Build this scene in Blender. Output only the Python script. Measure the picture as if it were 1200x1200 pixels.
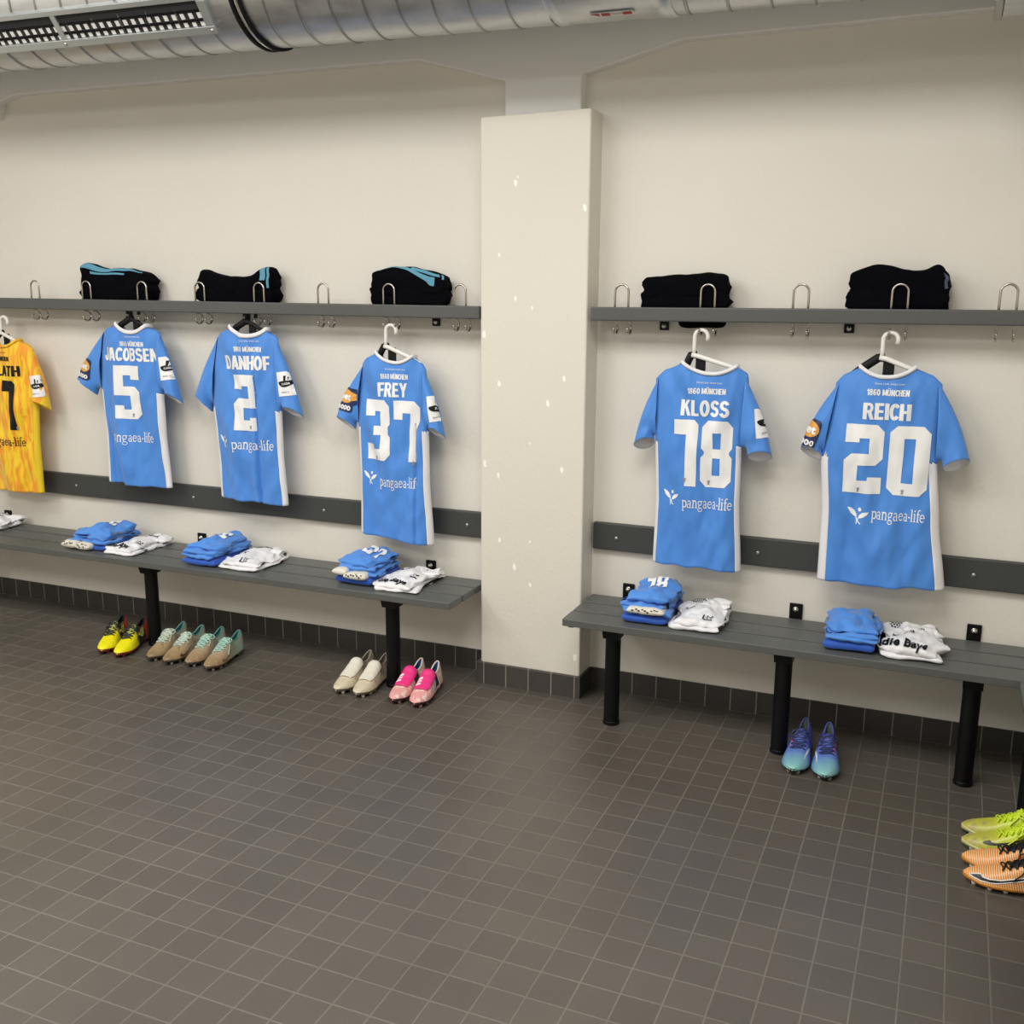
import bpy, bmesh, math, random
from mathutils import Vector, Matrix, noise
PI = math.pi
for o in list(bpy.data.objects): bpy.data.objects.remove(o)
SC = bpy.context.scene
COL = SC.collection
S = 0.1          # all shapes below are written in decimetres (one floor tile = 1)

# ------------------------------------------------------------------ camera
cam = bpy.data.cameras.new('camera'); cam.sensor_width = 36; cam.lens = 36.311; cam.clip_start = .05
co = bpy.data.objects.new('camera', cam); COL.objects.link(co); SC.camera = co
r = Vector((.92050931, .39068057, .00559481)); d = Vector((.08751685, -.1922068, -.97744429)); f = Vector((-.38079313, .90023621, -.21111929))
co.matrix_world = Matrix(((r.x, -d.x, -f.x, 4.49069), (r.y, -d.y, -f.y, -3.84335), (r.z, -d.z, -f.z, 1.61645), (0, 0, 0, 1)))
# ------------------------------------------------------------------ world, exposure
w = bpy.data.worlds.new('world'); SC.world = w; w.use_nodes = True
w.node_tree.nodes['Background'].inputs[0].default_value = (.8, .85, .9, 1); w.node_tree.nodes['Background'].inputs[1].default_value = .05
SC.view_settings.view_transform = 'Standard'; SC.view_settings.look = 'None'; SC.view_settings.gamma = 1
SC.view_settings.use_curve_mapping = False; SC.view_settings.exposure = 0.0
# ------------------------------------------------------------------ lights: the ceiling's lamps
def area(x, y, z, sx, sy, power, col=(1, .985, .96)):
    l = bpy.data.lights.new('ceiling_lamp_light', 'AREA'); l.shape = 'RECTANGLE'; l.size = sx * S; l.size_y = sy * S
    l.energy = power; l.color = col
    o = bpy.data.objects.new('ceiling_lamp_light', l); COL.objects.link(o); o.location = (x * S, y * S, z * S)
for x in (4, 21, 38): area(x, -22, 30.6, 12, 11, {4: 38, 21: 38, 38: 52}[x])
for x in (4, 21, 38): area(x, -44, 30.6, 12, 11, {4: 60, 21: 28, 38: 10}[x])

# ------------------------------------------------------------------ helpers
def N(v, sc=1, seed=0): return noise.noise(Vector((v[0] * sc + seed * 7.31, v[1] * sc - seed * 3.7, v[2] * sc + seed * 1.9)))
def lerp(a, b, t): return a + (b - a) * t
def sstep(a, b, x):
    t = max(0, min(1, (x - a) / (b - a))); return t * t * (3 - 2 * t)
def interp(tab, x):
    if x <= tab[0][0]: return tab[0][1]
    for (a, b), (c, e) in zip(tab, tab[1:]):
        if x <= c: return lerp(b, e, sstep(0, 1, (x - a) / (c - a)) * .4 + .6 * (x - a) / (c - a))
    return tab[-1][1]
def spow(c, p): return math.copysign(abs(c) ** p, c)

class MB:
    def __init__(s): s.v = []; s.f = []
    def box(s, x0, x1, y0, y1, z0, z1):
        b = len(s.v); s.v += [(x, y, z) for x in (x0, x1) for y in (y0, y1) for z in (z0, z1)]
        s.f += [tuple(b + i for i in q) for q in ((0, 1, 3, 2), (4, 6, 7, 5), (0, 4, 5, 1), (2, 3, 7, 6), (0, 2, 6, 4), (1, 5, 7, 3))]; return s
    def prism(s, pts, y0, y1):          # polygon in x,z pushed along y
        b = len(s.v); n = len(pts)
        s.v += [(x, y0, z) for x, z in pts] + [(x, y1, z) for x, z in pts]
        s.f += [tuple(range(b, b + n)), tuple(range(b + 2 * n - 1, b + n - 1, -1))] + [(b + i, b + n + i, b + n + (i + 1) % n, b + (i + 1) % n) for i in range(n)]; return s
    def grid(s, nu, nv, fn, wrapu=False, keep=None):
        b = len(s.v); cu = nu if wrapu else nu + 1
        for j in range(nv + 1):
            for i in range(cu): s.v.append(tuple(fn(i / nu, j / nv)))
        for j in range(nv):
            for i in range(nu):
                if keep and not keep((i + .5) / nu, (j + .5) / nv): continue
                i2 = (i + 1) % cu if wrapu else i + 1
                s.f.append((b + j * cu + i, b + j * cu + i2, b + (j + 1) * cu + i2, b + (j + 1) * cu + i))
        return s
    def rings(s, rs, cap=True):
        b = len(s.v); n = len(rs[0])
        for q in rs: s.v += [tuple(p) for p in q]
        for j in range(len(rs) - 1):
            for i in range(n): s.f.append((b + j * n + i, b + j * n + (i + 1) % n, b + (j + 1) * n + (i + 1) % n, b + (j + 1) * n + i))
        if cap: s.f.append(tuple(range(b + n - 1, b - 1, -1))); s.f.append(tuple(b + (len(rs) - 1) * n + i for i in range(n)))
        return s
    def tube(s, path, rad, n=8, flat=1.0, up=None, closed=False):
        P = [Vector(p) for p in path]; rs = []; nrm = None
        for i, p in enumerate(P):
            if closed: t = (P[(i + 1) % len(P)] - P[i - 1])
            else: t = P[min(i + 1, len(P) - 1)] - P[max(i - 1, 0)]
            if t.length < 1e-9: t = Vector((0, 0, 1))
            t.normalize()
            if nrm is None: nrm = Vector(up) if up else (Vector((0, 0, 1)) if abs(t.z) < .9 else Vector((1, 0, 0)))
            nrm = nrm - t * nrm.dot(t)
            if nrm.length < 1e-6: nrm = t.orthogonal()
            nrm.normalize(); bi = t.cross(nrm); rr = rad(i / (len(P) - 1)) if callable(rad) else rad
            rs.append([p + nrm * (rr * math.cos(a)) + bi * (rr * flat * math.sin(a)) for a in (2 * PI * k / n for k in range(n))])
        if closed: rs.append(rs[0])
        return s.rings(rs, cap=not closed)
    def cyl(s, p, q, r0, r1=None, n=20):
        r1 = r0 if r1 is None else r1; p = Vector(p); q = Vector(q); t = (q - p).normalized(); a = t.orthogonal().normalized(); b = t.cross(a)
        return s.rings([[c + (a * math.cos(2 * PI * k / n) + b * math.sin(2 * PI * k / n)) * rr for k in range(n)] for c, rr in ((p, r0), (q, r1))])
    def ball(s, c, r, n=10):
        c = Vector(c)
        return s.grid(n, n // 2 + 1, lambda u, v: (c.x + r * math.sin(PI * v) * math.cos(2 * PI * u), c.y + r * math.sin(PI * v) * math.sin(2 * PI * u), c.z + r * math.cos(PI * v)), wrapu=True)
    def add_bm(s, bm, fn):
        b = len(s.v); bm.verts.index_update()
        s.v += [tuple(fn(v.co.x, v.co.y)) for v in bm.verts]
        s.f += [tuple(b + v.index for v in q.verts) for q in bm.faces]; return s
    def build(s, name, m, parent=None, org=(0, 0, 0), smooth=True, bevel=0, solid=0, sub=0, seg=2, fix=True):
        me = bpy.data.meshes.new(name)
        me.from_pydata([((x - org[0]) * S, (y - org[1]) * S, (z - org[2]) * S) for x, y, z in s.v], [], s.f)
        if fix:
            bm = bmesh.new(); bm.from_mesh(me); bmesh.ops.recalc_face_normals(bm, faces=bm.faces); bm.to_mesh(me); bm.free()
        me.materials.append(m); me.update()
        if smooth: me.polygons.foreach_set('use_smooth', [True] * len(me.polygons))
        o = bpy.data.objects.new(name, me); COL.objects.link(o)
        if parent: o.parent = parent
        else: o.location = [c * S for c in org]
        if bevel:
            b = o.modifiers.new('bevel', 'BEVEL'); b.width = bevel * S; b.segments = seg; b.limit_method = 'ANGLE'; b.angle_limit = .6; b.harden_normals = True
        if solid: q = o.modifiers.new('solid', 'SOLIDIFY'); q.thickness = solid * S; q.offset = 0
        if sub: q = o.modifiers.new('sub', 'SUBSURF'); q.levels = sub; q.render_levels = sub
        return o

def tag(o, label, cat, group=None):
    o['label'] = label; o['category'] = cat
    if group: o['group'] = group
    return o
def thing(name, label, cat, org=(0, 0, 0), group=None, rot=0):
    o = bpy.data.objects.new(name, None); COL.objects.link(o); o.location = [c * S for c in org]; o.rotation_euler.z = rot; o.empty_display_size = .05
    return tag(o, label, cat, group)
def struct(o): o['kind'] = 'structure'; return o

# ------------------------------------------------------------------ materials
def mat(name, col, rough=.6, metal=0, bump=0, bscale=200, var=0, vscale=3, sheen=0, spec=None):
    m = bpy.data.materials.new(name); m.use_nodes = True; nt = m.node_tree; b = nt.nodes['Principled BSDF']
    b.inputs['Base Color'].default_value = (*col, 1); b.inputs['Roughness'].default_value = rough; b.inputs['Metallic'].default_value = metal
    if sheen: b.inputs['Sheen Weight'].default_value = sheen
    if spec is not None: b.inputs['Specular IOR Level'].default_value = spec
    if bump or var:
        g = nt.nodes.new('ShaderNodeTexCoord')
        if bump:
            n = nt.nodes.new('ShaderNodeTexNoise'); n.inputs['Scale'].default_value = bscale; n.inputs['Detail'].default_value = 3
            bp = nt.nodes.new('ShaderNodeBump'); bp.inputs['Strength'].default_value = bump; bp.inputs['Distance'].default_value = .002
            nt.links.new(g.outputs['Object'], n.inputs['Vector']); nt.links.new(n.outputs['Fac'], bp.inputs['Height']); nt.links.new(bp.outputs['Normal'], b.inputs['Normal'])
        if var:
            n = nt.nodes.new('ShaderNodeTexNoise'); n.inputs['Scale'].default_value = vscale; n.inputs['Detail'].default_value = 4
            r = nt.nodes.new('ShaderNodeMix'); r.data_type = 'RGBA'
            r.inputs['A'].default_value = (*[c * (1 - var) for c in col], 1); r.inputs['B'].default_value = (*[min(1, c * (1 + var)) for c in col], 1)
            nt.links.new(g.outputs['Object'], n.inputs['Vector']); nt.links.new(n.outputs['Fac'], r.inputs['Factor']); nt.links.new(r.outputs['Result'], b.inputs['Base Color'])
    return m
class NT:                                # tiny node-graph writer
    def __init__(s, m): s.t = m.node_tree; s.b = s.t.nodes['Principled BSDF']
    def n(s, typ, ins={}, **kw):
        o = s.t.nodes.new(typ)
        for k, v in kw.items(): setattr(o, k, v)
        for k, v in ins.items():
            i = o.inputs[k]
            if hasattr(v, 'is_output'): s.t.links.new(v, i)
            else: i.default_value = v
        return o
    def m(s, op, a, b=0.0, c=0.0): return s.n('ShaderNodeMath', {0: a, 1: b, 2: c}, operation=op).outputs[0]
    def mix(s, f, a, b): return s.n('ShaderNodeMix', {'Factor': f, 'A': a, 'B': b}, data_type='RGBA').outputs['Result']
    def out(s, k, v): s.t.links.new(v, s.b.inputs[k])

def tile_mat(name, ax, offs, tile, grout, half=.016, rough=.35, var=.16, spec=.5):
    m = mat(name, tile, rough, spec=spec); t = NT(m)
    pos = t.n('ShaderNodeNewGeometry').outputs['Position']; sp = t.n('ShaderNodeSeparateXYZ', {0: pos})
    ds = []; ids = []
    for a, of in zip(ax, offs):
        x = t.m('MULTIPLY_ADD', sp.outputs['XYZ'.index(a)], 10.0, of); ds.append(t.m('PINGPONG', x, .5)); ids.append(t.m('FLOOR', x))
    dm = ds[0] if len(ds) == 1 else t.m('MINIMUM', ds[0], ds[1])
    mr = t.n('ShaderNodeMapRange', {0: dm, 1: half, 2: half + .012, 3: 1.0, 4: 0.0}); g = mr.outputs[0]
    cv = t.n('ShaderNodeCombineXYZ', {0: ids[0], 1: ids[-1]}); wn = t.n('ShaderNodeTexWhiteNoise', {0: cv.outputs[0]})
    ns = t.n('ShaderNodeTexNoise', {'Vector': pos, 'Scale': 2.2, 'Detail': 5.0}); n2 = t.n('ShaderNodeTexNoise', {'Vector': pos, 'Scale': 130.0})
    k = t.m('MULTIPLY_ADD', wn.outputs[0], var, 1 - var * .75); k = t.m('MULTIPLY', k, t.m('MULTIPLY_ADD', ns.outputs[0], .3, .85)); k = t.m('MULTIPLY', k, t.m('MULTIPLY_ADD', n2.outputs[0], .2, .9))
    tc = t.n('ShaderNodeVectorMath', {0: tile, 'Scale': k}, operation='SCALE').outputs[0]
    gs = t.n('ShaderNodeVectorMath', {0: grout, 'Scale': t.m('MULTIPLY_ADD', ns.outputs[0], .8, .6)}, operation='SCALE').outputs[0]
    t.out('Base Color', t.mix(g, tc, gs)); t.out('Roughness', t.m('MULTIPLY_ADD', g, .4, rough))
    h = t.m('MULTIPLY_ADD', g, -1.0, t.m('MULTIPLY', n2.outputs[0], .12))
    t.out('Normal', t.n('ShaderNodeBump', {'Strength': .5, 'Distance': .0012, 'Height': h}).outputs[0]); return m
def plaster(name, col, chips=False):
    m = mat(name, col, .75); t = NT(m); pos = t.n('ShaderNodeNewGeometry').outputs['Position']
    a = t.n('ShaderNodeTexNoise', {'Vector': pos, 'Scale': 70.0, 'Detail': 4.0}); b = t.n('ShaderNodeTexNoise', {'Vector': pos, 'Scale': 1.3, 'Detail': 3.0})
    k = t.m('MULTIPLY_ADD', b.outputs[0], .10, .95); c = t.n('ShaderNodeVectorMath', {0: col, 'Scale': k}, operation='SCALE').outputs[0]
    if chips:                            # flecks where the paint has been knocked off
        sx = t.n('ShaderNodeSeparateXYZ', {0: pos}); mp = t.n('ShaderNodeCombineXYZ', {0: t.m('MULTIPLY', sx.outputs[0], 15.0), 1: t.m('MULTIPLY_ADD', sx.outputs[2], 8.0, t.m('MULTIPLY', sx.outputs[0], 3.0))}); v = t.n('ShaderNodeTexVoronoi', {'Vector': mp.outputs[0], 'Scale': 1.0}, voronoi_dimensions='2D')
        sc = t.n('ShaderNodeSeparateColor', {0: v.outputs['Color']}); wob = t.m('MULTIPLY_ADD', a.outputs[0], .14, t.m('MULTIPLY_ADD', sc.outputs[1], .09, -.04))
        f = t.m('MULTIPLY', t.m('LESS_THAN', v.outputs['Distance'], wob), t.m('GREATER_THAN', sc.outputs[0], .84)); c = t.mix(f, c, (.95, .93, .86, 1))
    t.out('Base Color', c); t.out('Normal', t.n('ShaderNodeBump', {'Strength': .35, 'Distance': .0025, 'Height': a.outputs[0]}).outputs[0]); return m

M = {}
M['wall'] = plaster('wall_plaster', (.74, .705, .63)); M['pillar'] = plaster('pillar_paint', (.72, .685, .595), True); M['beam'] = plaster('beam_paint', (.80, .79, .765)); M['ceil'] = plaster('ceiling_paint', (.72, .71, .68))
M['floor'] = tile_mat('floor_tiles', 'XY', (0, .785), (.088, .076, .062), (.125, .110, .090), rough=.42, spec=.85)
M['base'] = tile_mat('skirting_tiles', 'XZ', (0, 0), (.045, .039, .035), (.20, .18, .15)); M['basey'] = tile_mat('skirting_tiles_side', 'YZ', (.35, 0), (.045, .039, .035), (.20, .18, .15))
M['basep'] = tile_mat('skirting_tiles_pillar', 'XZ', (.02, 0), (.062, .054, .047), (.26, .23, .18))
M['slat'] = mat('grey_slats', (.095, .10, .092), .42, var=.12, vscale=9); M['rail'] = mat('grey_rail', (.085, .088, .083), .4, var=.08, vscale=6); M['board'] = mat('dark_grey_board', (.045, .048, .046), .5, var=.08, vscale=6)
M['black'] = mat('black_metal', (.003, .003, .0035), .45, var=.3, vscale=30, spec=.22); M['steel'] = mat('steel', (.72, .69, .64), .22, 1); M['wire'] = mat('hook_wire', (.5, .46, .41), .25, 1); M['zinc'] = mat('zinc_screw', (.5, .49, .46), .4, .9)
M['rubber'] = mat('black_rubber', (.004, .004, .004), .7, spec=.2)
M['blue'] = mat('sky_blue_jersey', (.064, .25, .70), .62, bump=.12, bscale=700, sheen=.25); M['royal'] = mat('royal_blue_cloth', (.012, .085, .46), .65, bump=.12, bscale=600, sheen=.2)
M['white'] = mat('white_cloth', (.80, .79, .80), .7, bump=.12, bscale=600, sheen=.2); M['print'] = mat('white_print', (.86, .86, .85), .55); M['plastic'] = mat('white_plastic', (.83, .81, .76), .35)
M['ink'] = mat('black_print', (.007, .007, .008), .55, spec=.25); M['navy'] = mat('navy_badge', (.01, .02, .09), .5); M['orange'] = mat('orange_badge', (.75, .36, .06), .5); M['greyp'] = mat('grey_print', (.3, .3, .32), .5); M['gold'] = mat('pale_gold_badge', (.62, .42, .16), .5)
M['dark'] = mat('black_fleece', (.0022, .0024, .0036), .95, bump=.3, bscale=300, spec=.06); M['teal'] = mat('teal_stripe', (.10, .30, .42), .8); M['slate'] = mat('slate_cloth', (.05, .07, .10), .8)
M['offwhite'] = mat('off_white_cloth', (.70, .66, .56), .75)
M['redp'] = mat('red_sticker', (.36, .02, .03), .5); M['greyw'] = mat('white_sticker', (.7, .7, .68), .5)
def duct_mat():
    m = mat('galvanised_steel', (.62, .63, .63), .33, 1); t = NT(m); g = t.n('ShaderNodeTexCoord').outputs['Object']
    mp = t.n('ShaderNodeMapping', {'Vector': g, 'Scale': (3.0, 9.0, 9.0)}); n = t.n('ShaderNodeTexNoise', {'Vector': mp.outputs[0], 'Scale': 2.5, 'Detail': 5.0})
    v = t.n('ShaderNodeTexVoronoi', {'Vector': g, 'Scale': 45.0}); sc = t.n('ShaderNodeSeparateColor', {0: v.outputs['Color']})
    t.out('Roughness', t.m('MULTIPLY_ADD', n.outputs[0], .3, t.m('MULTIPLY_ADD', sc.outputs[0], .08, .2)))
    t.out('Base Color', t.mix(n.outputs[0], (.42, .43, .44, 1), (.72, .72, .71, 1))); return m
M['duct'] = duct_mat(); M['seam'] = mat('duct_seam', (.34, .34, .33), .35, 1); M['frame'] = mat('grille_frame', (.55, .58, .58), .35, .85); M['grdark'] = mat('duct_inside_shade', (.02, .02, .02), .8); M['fin'] = mat('grille_fins_lit', (.92, .91, .89), .4, .2)
def keeper_mat():
    m = mat('yellow_jersey', (.9, .5, .02), .6, sheen=.2); t = NT(m); g = t.n('ShaderNodeTexCoord').outputs['Object']
    mp = t.n('ShaderNodeMapping', {'Vector': g, 'Rotation': (0, .75, 0), 'Scale': (34.0, 3.0, 7.0)}); n = t.n('ShaderNodeTexNoise', {'Vector': mp.outputs[0], 'Scale': 1.5, 'Detail': 4.0, 'Distortion': .6})
    r = t.n('ShaderNodeMapRange', {0: n.outputs[0], 1: .42, 2: .58, 3: 0.0, 4: 1.0})
    t.out('Base Color', t.mix(r.outputs[0], (.93, .62, .015, 1), (.88, .32, .012, 1))); return m
M['keeper'] = keeper_mat(); M['yellow'] = mat('yellow_side_panel', (.86, .60, .02), .6)
# ------------------------------------------------------------------ flat lettering, in decimetres
def text_bm(txt, w, h, bold=.03, cut=.12):
    c = bpy.data.curves.new('t', 'FONT'); c.body = txt; c.offset = bold; c.resolution_u = 3; c.fill_mode = 'FRONT'; c.space_character = 1.06
    o = bpy.data.objects.new('t', c); COL.objects.link(o); dg = bpy.context.evaluated_depsgraph_get(); dg.update()
    me = bpy.data.meshes.new_from_object(o.evaluated_get(dg)); bm = bmesh.new(); bm.from_mesh(me)
    bpy.data.objects.remove(o); bpy.data.curves.remove(c); bpy.data.meshes.remove(me)
    return fit(bm, w, h, cut)
def fit(bm, w, h, cut):
    xs = [v.co.x for v in bm.verts]; ys = [v.co.y for v in bm.verts]
    sx = w / (max(xs) - min(xs)) if w else 0; sy = h / (max(ys) - min(ys)) if h else sx
    sx = sx or sy
    cx = (max(xs) + min(xs)) / 2; cy = (max(ys) + min(ys)) / 2
    for v in bm.verts: v.co = Vector(((v.co.x - cx) * sx, (v.co.y - cy) * sy, 0))
    return dice(bm, cut)
def dice(bm, cut):
    if not cut: return bm
    for ax in (0, 1):
        vs = [v.co[ax] for v in bm.verts]; a = min(vs); n = int((max(vs) - a) / cut)
        for k in range(1, n + 1):
            p = Vector((0, 0, 0)); p[ax] = a + k * cut; nn = Vector((0, 0, 0)); nn[ax] = 1
            bmesh.ops.bisect_plane(bm, geom=bm.verts[:] + bm.edges[:] + bm.faces[:], plane_co=p, plane_no=nn, dist=1e-5)
    return bm
def poly_bm(polys, w=None, h=None, cut=.12):
    bm = bmesh.new()
    for p in polys: bm.faces.new([bm.verts.new((x, y, 0)) for x, y in p])
    bmesh.ops.triangulate(bm, faces=bm.faces[:])
    return fit(bm, w, h, cut) if (w or h) else dice(bm, cut)
def stroke_polys(path, t):
    out = []; n = len(path)
    L = []
    for i, p in enumerate(path):
        a = Vector(path[max(i - 1, 0)]); b = Vector(path[min(i + 1, n - 1)]); tt = (b - a).normalized(); nn = Vector((-tt.y, tt.x))
        w = t(i / (n - 1)) if callable(t) else t
        L.append((Vector(p) + nn * w / 2, Vector(p) - nn * w / 2))
    for (a, b), (c, e) in zip(L, L[1:]): out.append([tuple(a), tuple(b), tuple(e), tuple(c)])
    return out
def arc(cx, cy, rx, ry, a0, a1, n=10): return [(cx + rx * math.cos(math.radians(lerp(a0, a1, k / n))), cy + ry * math.sin(math.radians(lerp(a0, a1, k / n)))) for k in range(n + 1)]
R_ = lambda x0, y0, x1, y1: [(x0, y0), (x1, y0), (x1, y1), (x0, y1)]
def ch(x0, y0, x1, y1, a=0, b=0, c=0, e=0):   # rectangle with cut corners: a bl, b br, c tr, e tl
    p = []
    p += [(x0 + a, y0), ] if a else [(x0, y0)]
    p += [(x1 - b, y0), (x1, y0 + b)] if b else [(x1, y0)]
    p += [(x1, y1 - c), (x1 - c, y1)] if c else [(x1, y1)]
    p += [(x0 + e, y1), (x0, y1 - e)] if e else [(x0, y1)]
    if a: p += [(x0, y0 + a)]
    return p
# block digits: unit is the digit's height, box .54 wide
DIG = {
 '1': [ch(.22, 0, .43, 1, c=.07), ch(.0, .78, .22, 1, e=.0)],
 '2': [ch(0, .80, .54, 1, c=.1), R_(0, .74, .2, .80), R_(.34, .58, .54, .80), ch(.2, .41, .54, .58, b=.1), ch(0, .41, .2, .58, e=.1), R_(0, .19, .2, .41), R_(0, 0, .54, .19), R_(.34, .19, .54, .24)],
 '3': [ch(0, .81, .54, 1, c=.1), R_(0, .73, .2, .81), ch(.34, .55, .54, .81, b=.05), R_(.2, .42, .5, .57), ch(.34, .19, .54, .44, c=.05), ch(0, 0, .54, .19, b=.1), R_(0, .19, .2, .27)],
 '5': [R_(0, .82, .54, 1), R_(.34, .74, .54, .82), R_(0, .44, .2, .82), ch(.2, .44, .54, .61, c=.1), R_(.34, .18, .54, .44), ch(0, 0, .54, .18, b=.1), R_(0, .18, .2, .25)],
 '7': [ch(0, .80, .54, 1, c=.1), R_(0, .69, .2, .80), [(.36, .80), (.31, 0), (.52, 0), (.54, .80)]],
 '8': [ch(0, .82, .54, 1, c=.1, e=.1), ch(0, .54, .2, .82, a=.05), ch(.34, .54, .54, .82, b=.05), R_(.05, .44, .49, .58), ch(0, .18, .2, .5, e=.05), ch(.34, .18, .54, .5, c=.05), ch(0, 0, .54, .18, a=.1, b=.1)],
 '0': [ch(0, .82, .56, 1, c=.1, e=.1), R_(0, .18, .2, .82), R_(.36, .18, .56, .82), ch(0, 0, .56, .18, a=.1, b=.1)]}
def letter(c):                               # heavy condensed capitals, height 1
    P = []
    def st(p, t=.18): P.extend(stroke_polys(p, t))
    q = lambda *p: P.append(list(p))
    stem = lambda x=0: q(*R_(x - .005, 0, x + .225, 1)); bar = lambda x0, x1, y, h=.17: q(*R_(x0, y, x1, y + h)); w = .56
    if c == 'A': q((-.04, 0), (.18, 0), (.40, 1), (.17, 1)); q((.62, 0), (.40, 0), (.18, 1), (.41, 1)); bar(.12, .46, .19, .15); w = .58
    elif c == 'B': stem(); st([(.1, .915), (.32, .915)] + arc(.32, .735, .13, .18, 90, -90) + [(.1, .555)], .165); st([(.1, .52), (.33, .52)] + arc(.33, .3, .14, .218, 90, -90) + [(.1, .083)], .165)
    elif c in 'CGO0Q':
        st(arc(.29, .5, .195, .415, 38 if c == 'C' else 0, 322 if c == 'C' else 360, 26), lambda u: .205); w = .50 if c == 'C' else .58
    elif c == 'D': stem(); st([(.1, .915), (.26, .915)] + arc(.26, .5, .205, .415, 90, -90, 16) + [(.1, .085)], .195); w = .57
    elif c == 'E': stem(); bar(.2, .48, 0); bar(.2, .46, .42, .16); bar(.2, .48, .83); w = .5
    elif c == 'F': stem(); bar(.2, .46, .4, .16); bar(.2, .48, .83); w = .49
    elif c == 'H': stem(); stem(.38); bar(.2, .38, .42); w = .58
    elif c == 'I': stem(); w = .2
    elif c == 'J': st([(.36, 1), (.36, .28)] + arc(.225, .28, .135, .195, 0, -180) + [(.09, .4)], .19); w = .46
    elif c == 'K': stem(); q((.18, .36), (.18, .64), (.38, 1), (.6, 1)); q((.24, .52), (.38, .68), (.63, 0), (.41, 0)); w = .62
    elif c == 'L': stem(); bar(.2, .48, 0); w = .49
    elif c == 'M': stem(); stem(.56); q((0, 1), (.24, 1), (.44, .08), (.32, .08)); q((.76, 1), (.52, 1), (.32, .08), (.44, .08)); w = .76
    elif c == 'N': stem(); stem(.4); q((0, 1), (.2, 1), (.6, 0), (.4, 0)); w = .6
    elif c == 'R': stem(); st([(.1, .915), (.32, .915)] + arc(.32, .7, .14, .215, 90, -90) + [(.1, .485)], .165); q((.24, .46), (.44, .5), (.6, 0), (.4, 0)); w = .58
    elif c == 'S': st(arc(.28, .72, .18, .2, 12, 262, 14) + arc(.28, .29, .185, .21, 82, -168, 14), .20); w = .56
    elif c == 'T': stem(.17); bar(0, .54, .83); w = .54
    elif c in 'UÜ':
        st([(.1, 1), (.1, .3)] + arc(.29, .3, .19, .215, 180, 360, 12) + [(.48, 1)], .19); w = .58
        if c == 'Ü': q(*R_(.1, 1.08, .25, 1.22)); q(*R_(.33, 1.08, .48, 1.22))
    elif c == 'Y': q((0, 1), (.21, 1), (.40, .4), (.2, .4)); q((.6, 1), (.39, 1), (.2, .4), (.40, .4)); q(*R_(.2, 0, .4, .45)); w = .60
    elif c == 'V': q((0, 1), (.21, 1), (.42, 0), (.2, 0)); q((.62, 1), (.41, 1), (.2, 0), (.42, 0)); w = .62
    elif c == '1': stem(.16); q((0, .66), (0, .82), (.2, 1), (.3, 1), (.3, .72)); w = .38
    elif c == '8': st(arc(.28, .73, .165, .19, 0, 360, 16), .165); st(arc(.28, .28, .185, .205, 0, 360, 16), .165)
    elif c == '6': st(arc(.28, .3, .185, .215, 0, 360, 16), .17); st(arc(.29, .5, .195, .415, 40, 190, 14), .18)
    else: w = .26
    return P, w
def caps_bm(txt, w, h, cut=.12):
    P = []; x = 0
    for c in txt: p, cw = letter(c); P += [[(a + x, b) for a, b in q] for q in p]; x += cw + .05
    return poly_bm(P, w, h, cut)
def number_bm(txt, w, h, cut=.12):
    ps = []; x = 0
    for c in txt: ps += [[(px + x, py) for px, py in p] for p in DIG[c]]; x += .62 if c != '1' else .50
    return poly_bm(ps, w, h, cut)
def serif_polys(txt):                        # roman lettering, x-height 1
    P = []; x = 0; t = .17; th = .09
    def st(path, w=t): P.extend([[(a + x, b) for a, b in q] for q in stroke_polys(path, w)])
    def bx(a, b, c, e): P.append([(q + x, y) for q, y in R_(a, b, c, e)])
    for c in txt:
        if c == 'p': bx(.1, -.45, .27, 1); bx(-.02, -.45, .4, -.37); bx(0, .9, .12, 1); st(arc(.45, .5, .34, .44, 140, -140), lambda u: th + .1 * math.sin(PI * u)); w = .88
        elif c == 'n': bx(.1, 0, .27, 1); bx(0, 0, .4, .08); bx(0, .9, .12, 1); st(arc(.45, .62, .27, .32, 150, 0)); bx(.64, 0, .81, .66); bx(.54, 0, .92, .08); w = .98
        elif c == 'a': bx(.46, 0, .62, .72); bx(.46, 0, .74, .08); st(arc(.35, .7, .2, .24, 165, 0), .11); st(arc(.32, .28, .22, .24, 70, 320), .12); w = .8
        elif c == 'g': st(arc(.38, .66, .26, .28, 0, 360, 14), .12); st(arc(.4, -.2, .33, .22, 0, 360, 14), .1); st([(.22, .4), (.2, .2), (.35, .08), (.6, .0)], .1); bx(.55, .86, .8, .97); w = .84
        elif c == 'e': st(arc(.38, .5, .3, .43, 0, 320, 14), .13); bx(.12, .5, .7, .59); w = .82
        elif c == 'l': bx(.1, 0, .27, 1.5); bx(0, 0, .38, .08); bx(0, 1.42, .12, 1.5); w = .46
        elif c == 'i': bx(.1, 0, .27, 1); bx(0, 0, .38, .08); bx(0, .9, .12, 1); P.append([(a + x, b) for a, b in arc(.19, 1.32, .11, .11, 0, 324, 9)]); w = .46
        elif c == 'f': bx(.14, 0, .31, 1.2); bx(.04, 0, .44, .08); bx(0, .9, .5, .99); st(arc(.42, 1.2, .2, .26, 180, 40), .13); w = .52
        else: P.append([(a + x, b) for a, b in arc(.16, .5, .12, .12, 0, 324, 9)]); w = .36
        x += w
    return P
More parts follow.
